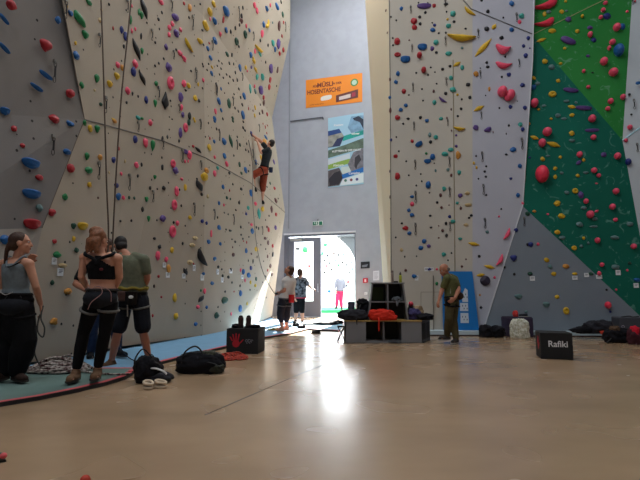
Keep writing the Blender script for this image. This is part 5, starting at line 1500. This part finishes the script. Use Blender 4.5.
b = B(); rv(b, [(.021, .155), (.022, .16), (.021, .185), (.010, .19), (.009, .215), (.004, .217)]); fin('cap', b, mat('black_cap', (24, 24, 26), .5), t, True)
c = P(396, 283, yt)
o = lump('pouch', (0, 0, 0), (.045, .04, .03), M_NYL, None, 41); o.location = (c.x, yt, zs); tag(o, 'small black pouch between the two bottles on the shelf', 'pouch')
# things in and on it
c = P(397, 302, ys + .1)
t = thing('mesh_bag', 'grey mesh bag spilling from the upper compartment of the shelf', 'bag', (c.x, ys + .08, zt + zmid + .012))
lump('bag_body', (0, 0, 0), (.10, .09, .09), cloth('grey_mesh', (96, 100, 104)), t, 21, .3)
b = B(); tube(b, spline([(-.02, -.07, .02), (-.03, -.12, -.02), (-.02, -.13, -.09), (.0, -.12, -.02), (.03, -.09, .02)], 6), .014, 6); fin('drawstring', b, cloth('grey_mesh_string', (110, 112, 116)), t, True)
yf_ = yb_ + .05
c = P(382, 320, yf_)
t = thing('rucksack', 'bright red orange bag lying on the bench before the shelf', 'bag', (c.x, yb_ + .03, hb + .02))
RBG = cloth('red_orange_nylon', (212, 50, 34), na=.12)
lump('bag_body', (-.015, 0, 0), (.235, .11, .20), RBG, t, 22, .22)
lump('side_fold', (-.17, -.01, .03), (.08, .07, .18), RBG, t, 23, .2)
lump('front_fold', (.14, -.02, 0), (.14, .09, .11), RBG, t, 25, .2)
strap(t, [(-.08, -.11, .06), (-.08, -.16, .0), (-.085, -.155, -.10), (-.08, -.15, -.20)], .014, RBG, 'hanging_strap')
c = P(353, 321, yf_)
t = thing('flat_bag', 'charcoal bag draped over the door end of the bench', 'bag', (c.x, yb_ + .10, hb + .02))
lump('bag_body', (0, 0, 0), (.27, .14, .20), M_NYL2, t, 24, .25)
lump('flap', (-.17, -.04, .05), (.10, .08, .09), M_NYL2, t, 26, .25)
strap(t, [(.05, -.14, .06), (.06, -.17, .0), (.07, -.165, -.08)], .010, M_STR)
c = P(365, 320, yb_ + .2)
t = thing('backpack', 'black backpack leaning on the left side of the grey shelf', 'bag', (c.x - .02, yb_ + .34, hb + .02))
lump('pack_body', (0, 0, 0), (.12, .12, .40), M_NYL, t, 27, .25)
lump('lid', (-.02, -.03, .28), (.10, .09, .13), M_NYL, t, 28, .3)
strap(t, [(-.06, -.12, .3), (-.1, -.16, .2), (-.06, -.13, .06)], .018, M_STR)
c = P(351.5, 320, yb_ + .40)
t = thing('portable_speaker', 'dark slate upright speaker standing at the door end of the bench', 'speaker', (c.x, yb_ + .43, hb + .02))
b = B(); rv(b, [(.060, 0), (.072, .01), (.074, .20), (.074, .33), (.066, .345), (.04, .35)], 20); fin('body', b, mat('slate_cloth', (72, 70, 88), .8), t, True)
b = B(); rv(b, [(.075, .30), (.0755, .302), (.0755, .318), (.075, .32)], 20); fin('band', b, mat('slate_band', (52, 50, 62), .6), t, True)
# heap at the other end
for nm, u, dy, s_, m_, lb, sd, ct in (
        ('folded_jacket', 424, .16, (.16, .14, .12), M_NYL, 'black jacket lying on the right wall end of the bench', 51, 'jacket'),
        ('gear_bag', 413.8, .22, (.12, .12, .21), cloth('purple_blue', (60, 54, 92)), 'purple and navy gear bag on the bench beside the shelf', 52, 'bag'),
        ('folded_jacket', 417.5, .40, (.12, .10, .25), cloth('beige_fleece', (150, 128, 100)), 'beige fleece heaped behind the purple gear bag', 53, 'jacket'),
        ('gear_bag', 411, .42, (.07, .08, .26), M_NYL2, 'dark gear bag under the pink red helmet', 54, 'bag')):
    c = P(u, 320, yb_ + dy); o = lump(nm, (0, 0, 0), s_, m_, None, sd, .28); o.location = (c.x, yb_ + dy, hb + .02); tag(o, lb, ct)
c = P(410.7, 303, yb_ + .42)
t = thing('helmet', 'pink red climbing helmet on top of the bag heap', 'helmet', (c.x, yb_ + .42, hb + .27))
b = B(); ell(b, (0, 0, .05), (.055, .07, .055)); fin('shell', b, mat('helmet_pink', (214, 40, 70), .35), t, True)
b = B(); tube(b, [V((.056 * math.cos(a * PI / 8), .071 * math.sin(a * PI / 8), .03)) for a in range(16)], .007, 6, closed=True); fin('rim', b, M_STR, t, True)
c = P(394, 341, yb_ - .02)
pile('rope_pile', (c.x, yb_ - .06, 0), .13, .07, .12, 40, .010, mat('rope_slate', (70, 74, 80), .85, noise_amt=.4, scale=60), 'grey rope bundle on the floor against the open bench compartment', 61)
# folding stool at the end of the bench, jackets on the far mat
c = F(341.5, 342.5)
t = thing('folding_stool', 'small black folding stool at the door end of the grey bench', 'stool', (c.x, c.y + .12, 0))
b = B(); box(b, (.0, 0, .30), (.15, .24, .02), 0, .006); fin('seat', b, M_NYL, t)
for sg in (-1, 1):
    for d_ in (-1, 1):
        b = B(); tube(b, [V((sg * .07, d_ * .10, .30)), V((-sg * .02, d_ * .10, .14)), V((-sg * .075, d_ * .10, .0))], .010, 6); fin('leg', b, M_STR, t, True)
for u, v, s_, lb, sd in ((326, 324.5, (.34, .22, .08), 'black jacket spread flat on the mat by the open door', 71), (336, 323.6, (.20, .14, .10), 'black bundle on the mat between the flat jacket and the bench', 72)):
    c = F(u, v, ZM); o = lump('folded_jacket', (0, 0, 0), s_, M_NYL, None, sd, .3); o.location = (c.x, c.y, ZM); tag(o, lb, 'jacket')
for u, v, s_, rz, lb in ((316, 333.5, (.05, .12, .07), 1.3, 'black shoe alone on the shiny floor before the far mat edge'), (296, 326.3, (.045, .11, .06), .9, 'black shoe on the sunlit mat, nearer the belayer'), (301.5, 328.3, (.045, .11, .06), 1.4, 'black shoe on the sunlit mat, nearer the flat jacket')):
    zz_ = 0 if v > 333 else ZM
    c = F(u, v, zz_); t = thing('shoe', lb, 'shoe', (c.x, c.y, zz_ + .001), rz)
    b = B(); caps(b, (0, -.07, .04), (0, .08, .032), .038, .03); caps(b, (0, -.06, .04), (0, -.065, .07), .036, .034); fin('upper', b, cloth('black_shoe', (22, 22, 25)), t, True)
    b = B(); prism(b, [V((-.036, -.11, 0)), V((.036, -.11, 0)), V((.044, .05, 0)), V((.02, .125, 0)), V((-.02, .125, 0)), V((-.044, .05, 0))], (0, 0, .018)); fin('sole', b, M_SOLE, t)

# ------------------------------------------------------------------ right side
def P0(u, v):
    return F(u, v)


for u, s_, lb, sd in ((489, (.145, .15, .26), 'black gear bag on the floor, the one nearer the blue board', 81), (501, (.13, .14, .24), 'black gear bag on the floor, the one against the purple box', 82)):
    c = F(u, 338); t = thing('gear_bag', lb, 'bag', (c.x, c.y + .18, 0))
    lump('bag_body', (0, 0, 0), s_, M_NYL, t, sd, .25)
    strap(t, [(-.1, -.14, .12), (-.04, -.17, .2), (.06, -.16, .16), (.1, -.14, .06)], .014, M_STR)
    lump('top_pocket', (.02, -.04, s_[2] * .65), (.08, .09, .09), M_NYL2, t, sd + 5, .2)
c = F(520, 338)
t = thing('storage_cube', 'dark purple foam cube behind the white paper bag', 'box', (c.x + .10, c.y + .38, 0))
b = B(); box(b, (0, 0, .21), (.54, .45, .42), 0, .02); fin('body', b, mat('purple_foam', (48, 36, 60), .8), t)
b = B(); box(b, (0, 0, .425), (.50, .41, .012), 0, .005); fin('lid', b, mat('purple_foam_lid', (40, 30, 50), .8), t)
b = B(); prism(b, [V((-.22, -.226, .14)), V((-.17, -.226, .14)), V((-.19, -.226, .26))], (0, -.003, 0)); fin('pale_mark', b, mat('print_pale_mark', (150, 146, 158), .7), t)
c2 = P(515.5, 316, c.y + .36); o = lump('cloth_bag', (0, 0, 0), (.055, .055, .13), cloth('coral_cloth', (214, 70, 66)), None, 91, .2); o.location = (c2.x, c.y + .36, .431); tag(o, 'coral red pouch standing on the dark purple cube', 'pouch')
c2 = P(521.5, 316, c.y + .36)
t = thing('shoe', 'dark shoe with pale edge lying on the dark purple cube', 'shoe', (c2.x + .04, c.y + .36, .431), 1.4)
b = B(); caps(b, (0, -.06, .035), (0, .07, .028), .034, .026); fin('upper', b, DARKC, t, True)
b = B(); prism(b, [V((-.034, -.1, 0)), V((.034, -.1, 0)), V((.04, .05, 0)), V((0, .11, 0)), V((-.04, .05, 0))], (0, 0, .014)); fin('sole', b, mat('pale_sole', (170, 166, 158), .7), t)
c = F(521.5, 339)
t = thing('paper_bag', 'crumpled white patterned bag standing before the dark purple cube', 'bag', (c.x, c.y + .08, 0))
lump('bag_body', (0, 0, 0), (.185, .085, .40), mat('cream_patterned', (222, 222, 210), .8, noise_amt=1, scale=26, rgb2=(176, 174, 146), bump=.5), t, 92, .16, 3.2, power=4)
lump('crumpled_rim', (-.03, 0, .27), (.13, .06, .10), MATS['cream_patterned'], t, 93, .3, 3, power=3)
c = F(590, 335.5, .087)
for u, s_, m_, lb, sd in ((586, (.28, .14, .14), M_NYL, 'black jacket on the right mat strip, end nearer the lone cube', 101), (598, (.28, .16, .26), M_NYL2, 'charcoal jacket humped in the middle of the right mat strip', 102)):
    c = F(u, 333.2, .111); o = lump('folded_jacket', (0, 0, 0), s_, m_, None, sd, .3); o.location = (c.x, c.y - .02, .111); tag(o, lb, 'jacket')
c = F(605, 334.2, .111); o = lump('folded_cloth', (0, 0, 0), (.14, .05, .08), cloth('coral_red_cloth', (206, 70, 50)), None, 103, .25); o.location = (c.x, c.y - .10, .111); tag(o, 'orange red cloth tucked against the charcoal jacket', 'cloth')
c = F(629, 341)
t = thing('storage_cube', 'grey foam cube at the foot of the green wall behind the bags', 'box', (c.x + .30, c.y + .50, 0), -.2)
b = B(); box(b, (0, 0, .225), (.46, .42, .45), 0, .02); fin('body', b, mat('grey_foam', (62, 64, 72), .8), t)
b = B(); prism(b, [V((-.19, -.213, .16)), V((-.13, -.213, .16)), V((-.13, -.213, .22)), V((-.19, -.213, .22))], (0, -.003, 0)); tube(b, [V((-.16 + .025 * math.cos(a), -.214, .26 + .025 * math.sin(a))) for a in [i * PI / 6 for i in range(12)]], .006, 5, closed=True); fin('pale_mark', b, mat('print_pale_mark', (150, 146, 158), .7), t)
b = B(); tube(b, spline([(-.15, -.1, .452), (0, -.12, .475), (.1, -.05, .455), (.2, -.1, .47)], 5), .012, 6); fin('dark_cord', b, M_STR, t)
c = F(622, 343.5)
t = thing('gear_bag', 'open dark gear bag in front of the grey cube', 'bag', (c.x, c.y + .16, 0), .1)
lump('bag_body', (.02, 0, 0), (.24, .14, .28), M_NYL, t, 111, .3)
strap(t, [(-.15, -.08, .12), (-.24, -.12, .06), (-.30, -.12, .015), (-.22, -.15, .012)], .014, M_STR)
lump('bunched_cloth', (-.06, -.04, .20), (.09, .08, .12), cloth('brown_cloth', (92, 72, 56)), t, 112, .3)
b = B(); ell(b, (.10, -.10, .16), (.05, .02, .014)); fin('gold_buckle', b, mat('straw_strap', (176, 150, 92), .6), t, True)
c = F(638, 345)
t = thing('cloth_bag', 'dark maroon bag with bright red top at the edge of the floor heap', 'bag', (c.x + .02, c.y + .12, 0))
lump('bag_body', (0, 0, 0), (.11, .11, .28), cloth('maroon_cloth', (72, 36, 44)), t, 113, .3)
lump('red_top', (-.01, -.04, .17), (.06, .07, .17), cloth('bright_red_cloth', (206, 34, 56)), t, 114, .25)

# blue leaning board
A0, A1, A2, A3 = h(441.5, 331), h(476.5, 331), h(471.5, 271.5), h(441, 271.5)
off = V((0, -.18, 0))
t = thing('notice_board', 'bright blue tapered board with white pictures leaning on the right wall', 'board', (0, 0, 0))
lo = [A0 + V((0, -.16, 0)), A1 + V((0, -.16, 0)), A2 + V((0, -.03, 0)), A3 + V((0, -.03, 0))]
lo[0].z = lo[1].z = .112
b = B(); prism(b, lo, (0, -.03, 0)); fin('panel', b, mat('bright_blue', (6, 112, 184), .5), t)


BP_ = Plane(lo[0] + V((0, -.031, 0)), lo[1] + V((0, -.031, 0)), (lo[2] + lo[3]) / 2 + V((0, -.031, 0)))


def onboard(u, v):
    return BP_.hit(u, v) + V((0, -.003, 0))


for pts_, nm in (([(462.5, 302), (468, 302), (467.5, 290), (465, 288), (461.5, 296)], 'cut_picture'), ([(460, 311), (468.2, 311), (467.8, 303), (460, 303)], 'picture_card'), ([(460.5, 323), (468.8, 323), (468.2, 313), (460.5, 313)], 'picture_card')):
    b = B(); prism(b, [onboard(*q) for q in pts_], (0, -.004, 0)); pc = fin(nm, b, mat('pale_print', (196, 206, 216), .6), t)
    b = B()
    for i in range(4):
        u_ = 462.5 + 1.5 * i; v_ = sum(q[1] for q in pts_) / len(pts_) + (1.6 if i % 2 else -1.2)
        ell(b, onboard(u_, v_) + V((0, -.005, 0)), (.010, .002, .022), 8, 6)
    fin('drawn_figures', b, mat('print_dark', (60, 74, 92), .7), pc)
b = B(); p0 = h(433, 331) + V((0, -.06, 0)); p0.z = .112; p1 = h(433, 275.5) + V((0, -.03, 0)); tube(b, [p0, p1], .012, 8)
tag(fin('pole', b, mat('grey_pole', (122, 116, 106), .6)), 'thin grey pole leaning on the cream wall behind the bald man', 'pole')

# ------------------------------------------------------------------ signs on the back wall
ang = math.atan2(wd.y, wd.x)


def panel(name, uv, m, parent=None, th=.012, o=.0):
    b = B(); q = [wuv(*c, o) for c in uv]; prism(b, q, wn * th); return fin(name, b, m, parent)


ban = panel('banner', [(306, 108.2), (362.3, 101.8), (362.3, 73), (306, 80.3)], mat('banner_orange', (222, 128, 26), .55))
tag(ban, 'orange muesli bar advertising banner high on the back wall', 'banner')
tl, br, tr_, bl = wuv(306, 80.3), wuv(362.3, 101.8), wuv(362.3, 73), wuv(306, 108.2)


def onban(a, c_, o=.014):
    """a across, c_ down, 0..1"""
    return (tl * (1 - a) + tr_ * a) * (1 - c_) + (bl * (1 - a) + br * a) * c_ + wn * o


bh = (tl - bl).length
RT = (PI / 2, 0, ang)
M_BRN = mat('print_brown', (110, 44, 30), .6)
sl = math.atan2((tr_ - tl).z, math.hypot((tr_ - tl).x, (tr_ - tl).y))


def rt(s_=1.0):
    return (Matrix.Rotation(ang, 4, 'Z') @ Matrix.Rotation(-sl * s_, 4, 'Y') @ Matrix.Rotation(PI / 2, 4, 'X')).to_euler()


text(ban, 'FÜR', onban(.175, .27), rt(), .12, M_BRN, bold=.004)
text(ban, 'MÜSLI', onban(.35, .25), rt(), .25, M_BRN, bold=.008)
text(ban, 'IN DER', onban(.56, .25), rt(), .12, M_BRN, bold=.004)
text(ban, 'HOSENTASCHE', onban(.325, .47), rt(), .25, M_BRN, bold=.006, sx=.80)
b = B()
rx_, rz_ = .23, .095
pr = [onban(.37, .72, .013) + wd * (rx_ * math.copysign(abs(math.cos(i * PI / 12)) ** .6, math.cos(i * PI / 12))) + V((0, 0, rz_ * math.copysign(abs(math.sin(i * PI / 12)) ** .6, math.sin(i * PI / 12)) + .02 * math.cos(i * PI / 12))) for i in range(24)]
prism(b, pr, wn * .003); sb = fin('speech_bubble', b, mat('print_white_bubble', (214, 206, 200), .6), ban)
b = B(); cc = onban(.865, .30, .013)
prism(b, [cc + wd * (.15 * math.cos(i * PI / 12)) + V((0, 0, .15 * math.sin(i * PI / 12))) for i in range(24)], wn * .003); rs_ = fin('round_seal', b, mat('seal_green', (70, 124, 62), .6), ban)
b = B(); prism(b, [cc + wn * .003 + wd * (.10 * math.cos(i * PI / 12)) + V((0, 0, .10 * math.sin(i * PI / 12))) for i in range(24)], wn * .002); fin('seal_centre', b, mat('seal_pale', (172, 196, 178), .6), rs_)
b = B(); prism(b, [onban(.545, .92, .013), onban(.93, .84, .013), onban(.93, .55, .013), onban(.545, .68, .013)], wn * .004); bar = fin('bar_picture', b, mat('wrapper_brown', (92, 44, 40), .5), ban)
b = B(); prism(b, [onban(.60, .86, .018), onban(.80, .81, .018), onban(.80, .68, .018), onban(.60, .74, .018)], wn * .002); fin('bar_label', b, mat('wrapper_cream', (200, 182, 180), .6), bar)
b = B(); prism(b, [onban(.82, .80, .018), onban(.885, .78, .018), onban(.885, .63, .018), onban(.82, .66, .018)], wn * .002); fin('bar_detail', b, mat('wrapper_red', (150, 40, 62), .6), bar)
text(ban, 'natürlich aus Bio-Zutaten', onban(.20, .91), rt(), .06, M_BRN)

po = panel('poster', [(328.2, 187.6), (363.6, 184.2), (363.6, 112.5), (328.2, 118.3)], mat('poster_ice', (150, 186, 208), .6))
tag(po, 'tall blue and green climbing hall poster on the back wall below the banner', 'poster')
ptl, ptr, pbl, pbr = wuv(328.2, 118.3), wuv(363.6, 112.5), wuv(328.2, 187.6), wuv(363.6, 184.2)


def onpo(a, c_, o=.014):
    return (ptl * (1 - a) + ptr * a) * (1 - c_) + (pbl * (1 - a) + pbr * a) * c_ + wn * o


def pp(name, pts_, rgb, o=.013, parent=None, **kw):
    b = B(); prism(b, [onpo(x, y, o) for x, y in pts_], wn * .002); return fin(name, b, mat(name + str(rgb), rgb, .6, **kw), parent or po)


x1_ = pp('winter_picture', [(.56, .18), (.74, .33), (1, .30), (1, .04), (.66, .03)], (120, 158, 190), noise_amt=.3, scale=6)
pp('dark_branches', [(.70, .06), (.86, .04), (1, .10), (1, .24), (.90, .13), (.74, .09)], (34, 44, 66), .016, x1_)
x2_ = pp('bridge_picture', [(0, .42), (.34, .43), (.46, .30), (.32, .18), (0, .19)], (150, 150, 144), noise_amt=.4, scale=5)
pp('deep_blue_sky', [(0, .26), (.39, .24), (.32, .18), (0, .19)], (24, 60, 120), .016, x2_)
pp('dark_bank', [(0, .42), (.12, .42), (.26, .32), (.46, .30), (.34, .43), (0, .43)], (34, 44, 84), .016, x2_)
t1_ = pp('teal_band', [(.42, .365), (1, .31), (1, .245), (.42, .295)], (18, 150, 140))
x3_ = pp('hill_picture', [(0, .58), (1, .50), (1, .36), (.5, .42), (0, .47)], (92, 112, 98), noise_amt=.4, scale=5)
pp('white_band', [(0, .68), (.62, .62), (.62, .55), (0, .60)], (190, 200, 210))
t3_ = pp('green_band', [(0, .745), (.62, .69), (.62, .625), (0, .67)], (128, 160, 70))
pp('pale_field', [(.38, .86), (1, .82), (1, .74), (.38, .73)], (190, 202, 200))
x4_ = pp('rock_picture', [(.56, .70), (.68, .83), (1, .80), (1, .50), (.72, .54)], (118, 116, 126), .015, noise_amt=.35, scale=7)
pp('rock_climber', [(.76, .62), (.88, .58), (.94, .66), (.84, .72), (.80, .79), (.75, .74)], (42, 42, 54), .018, x4_)
x5_ = pp('boulder_picture', [(0, .99), (.32, .985), (.45, .87), (.32, .735), (0, .76)], (96, 88, 92), .015, noise_amt=.4, scale=7)
pp('dark_figure', [(.02, .88), (.18, .80), (.34, .78), (.42, .88), (.30, .97), (.06, .98)], (34, 32, 44), .018, x5_)
t4_ = pp('blue_band', [(.38, .90), (1, .83), (1, .765), (.38, .84)], (14, 96, 170), .016)
pp('foot_strip', [(.34, .99), (1, .975), (1, .845), (.42, .905)], (206, 214, 220))
rtp = rt(.85)
M_WT = mat('print_white', (222, 222, 224), .6)
for s_, a, c_, sz, m_ in (('Klettern', .30, .125, .11, M_WT), ('Winter', .78, .285, .11, M_WT), ('KLETTERN IN DER HALLE', .52, .505, .10, M_WT), ('Klettern', .30, .70, .12, M_WT), ('Camping', .74, .835, .12, M_WT)):
    text(po, s_, onpo(a, c_, .02), rtp, sz, m_, bold=.002)
for a, rgb in ((.50, (70, 110, 100)), (.66, (120, 60, 80)), (.82, (70, 70, 130))):
    b = B(); cc = onpo(a, .925, .016); prism(b, [cc + wd * (.055 * math.cos(i * PI / 8)) + V((0, 0, .055 * math.sin(i * PI / 8))) for i in range(16)], wn * .003); fin('round_logo', b, mat('logo' + str(rgb), rgb, .6), po)
b = B(); tube(b, [wuv(290.5, 121.5, .03), wuv(323, 117.3, .03)], .022, 8); tube(b, [wuv(323, 117.3, .03), wuv(323.4, 119.5, .03)], .022, 8)
tag(fin('conduit_pipe', b, mat('conduit_dark', (84, 86, 94), .6)), 'thin dark pipe across the back wall beside the poster', 'pipe')
# exit sign
es = thing('exit_sign', 'small green and white exit sign hanging above the door', 'sign', wuv(318.3, 223.5, .06))
b = B(); box(b, (0, 0, 0), (.40, .05, .17), ang, .008); fin('housing', b, mat('sign_white', (214, 220, 220), .5), es)
nrm = wn * .027


def es_poly(pts_, m, name):
    b = B(); prism(b, [wd * x + V((0, 0, z)) + nrm for x, z in pts_], wn * .003); fin(name, b, m, es)


M_EX = mat('exit_green', (10, 96, 74), .5, emit=(10, 120, 90), estr=.15)
es_poly([(-.19, -.075), (-.06, -.075), (-.06, .06), (-.19, .06)], M_EX, 'green_field'); es_poly([(.06, -.075), (.19, -.075), (.19, .06), (.06, .06)], M_EX, 'green_field'); es_poly([(-.05, -.06), (.0, -.06), (.03, .0), (.0, .06), (-.05, .06), (-.01, 0)], M_EX, 'arrow')
b = B(); tube(b, [wd * -.03 + V((0, 0, .02)) + wn * .032 - wd * .09, wd * -.10 + V((0, 0, -.03)) + wn * .032], .012, 6); ell(b, wd * -.115 + V((0, 0, .04)) + wn * .032, (.014, .008, .014)); fin('running_figure', b, mat('sign_white', (214, 220, 220), .5), es)
b = B(); tube(b, [V((0, 0, .08)) - wn * .0, V((0, 0, .16)), V((0, 0, .16)) - wn * .06], .012, 6); fin('bracket', b, M_BINER, es)
dp = panel('display_panel', [(361, 268.6), (369.8, 268), (369.8, 261.6), (361, 262)], mat('display_black', (30, 32, 40), .35), None, .04)
tag(dp, 'black display box on the wall beside the door, above the red alarm', 'display')
b = B(); q = [wuv(*c, .041) for c in ((362.3, 267.3), (367, 267), (368.3, 264.2), (362.3, 265.3))]; prism(b, q, wn * .002); fin('screen', b, mat('display_grey', (120, 126, 138), .4), dp)
ap = panel('alarm_call_point', [(363.3, 283), (368, 282.7), (368, 278), (363.3, 278.3)], mat('alarm_red', (196, 24, 56), .45), None, .05)
tag(ap, 'small red fire alarm call point on the wall beside the door', 'alarm')
b = B(); q = [wuv(*c, .051) for c in ((364.7, 282), (366.6, 281.9), (366.6, 279.2), (364.7, 279.3))]; prism(b, q, wn * .002); fin('push_plate', b, mat('alarm_plate', (230, 200, 206), .5), ap)
nt_ = panel('paper_notice', [(373.2, 280.5), (379.2, 280.2), (379.2, 270.6), (373.2, 271)], mat('paper_white', (206, 208, 218), .7), None, .003)
tag(nt_, 'white paper notice taped to the wall above the grey shelf', 'notice')
b = B()
for i in range(6):
    q = [wuv(374.2, 272.6 + 1.2 * i, .004), wuv(378.2 - (i % 3) * .5, 272.5 + 1.2 * i, .004), wuv(378.2 - (i % 3) * .5, 272.9 + 1.2 * i, .004), wuv(374.2, 273 + 1.2 * i, .004)]; prism(b, q, wn * .001)
fin('printed_lines', b, mat('print_soft', (150, 152, 166), .7), nt_)
lw = panel('light_switch', [(364.5, 294.8), (367.3, 294.6), (367.3, 292), (364.5, 292.2)], mat('switch_white', (214, 216, 222), .5), None, .015)
tag(lw, 'small white light switch on the wall below the red alarm', 'switch')
b = B(); q = [wuv(*c, .016) for c in ((365.2, 294.2), (366.6, 294.1), (366.6, 292.6), (365.2, 292.7))]; prism(b, q, wn * .006); fin('rocker', b, mat('switch_rocker', (198, 200, 208), .5), lw)

# items cut by the photograph's lower left edge
c = F(-1, 463)
t = thing('climbing_shoe', 'grey shoe with pink tip poking in at the lower corner of the floor', 'shoe', (c.x - .05, c.y + .02, 0), -PI / 2)
b = B(); caps(b, (0, -.08, .034), (0, .05, .028), .034, .024); caps(b, (0, -.07, .04), (0, -.075, .075), .033, .03); fin('upper', b, cloth('grey_felt', (92, 90, 88)), t, True)
b = B(); ell(b, (0, .058, .034), (.024, .022, .018)); fin('pink_tip', b, mat('pink_rubber', (222, 84, 90), .6), t, True)
b = B(); prism(b, [V((-.034, -.11, 0)), V((.034, -.11, 0)), V((.036, .03, 0)), V((.0, .08, 0)), V((-.036, .03, 0))], (0, 0, .012)); fin('sole', b, M_SOLE, t)
c = F(85, 484)
o = lump('foam_ball', (0, 0, 0), (.026, .026, .045), mat('foam_red', (196, 62, 40), .7), None, 131, .06, 2, power=2); o.location = (c.x, c.y, 0); tag(o, 'small orange red foam ball at the bottom edge of the floor', 'ball')
# ------------------------------------------------------------------ light
w = bpy.data.worlds.new('sky'); S.world = w; w.use_nodes = True
bg = w.node_tree.nodes['Background']; bg.inputs[0].default_value = (.92, .96, 1, 1); bg.inputs[1].default_value = 14
sd = bpy.data.lights.new('sun', 'SUN'); sd.energy = 60; sd.angle = .01; sd.color = (1, .95, .86)
so = bpy.data.objects.new('sun', sd); COL.objects.link(so)
so.rotation_euler = V((-.23, -1, -.44)).to_track_quat('-Z', 'Y').to_euler()


def lamp(loc, sx, sy, e, c):
    d = bpy.data.lights.new('ceiling_light', 'AREA'); d.shape = 'RECTANGLE'; d.size = sx; d.size_y = sy; d.energy = e; d.color = c
    o = bpy.data.objects.new('ceiling_light', d); COL.objects.link(o); o.location = loc


lamp((1.8, 13, 13.6), 6, 5, 860, (.95, .97, 1))
lamp((2.5, 5.5, 13.6), 6, 5, 190, (1, .97, .93))
lamp((1, -1.5, 13.6), 7, 4, 110, (1, .96, .9))
# clerestory daylight high on the left
d = bpy.data.lights.new('clerestory_daylight', 'AREA'); d.shape = 'RECTANGLE'; d.size = 9; d.size_y = 2.5; d.energy = 850; d.color = (.86, .93, 1)
o = bpy.data.objects.new('clerestory_daylight', d); COL.objects.link(o); o.location = (-4.4, 4.5, 12.4)
o.rotation_euler = (V((4.5, 10, 3)) - o.location).to_track_quat('-Z', 'Y').to_euler()
S.view_settings.view_transform = 'Standard'
S.view_settings.look = 'None'
S.view_settings.exposure = 0
S.view_settings.gamma = 1
S.view_settings.use_curve_mapping = False
S.cycles.use_denoising = True
S.cycles.max_bounces = 8
S.cycles.transparent_max_bounces = 12
S.cycles.sample_clamp_indirect = 25
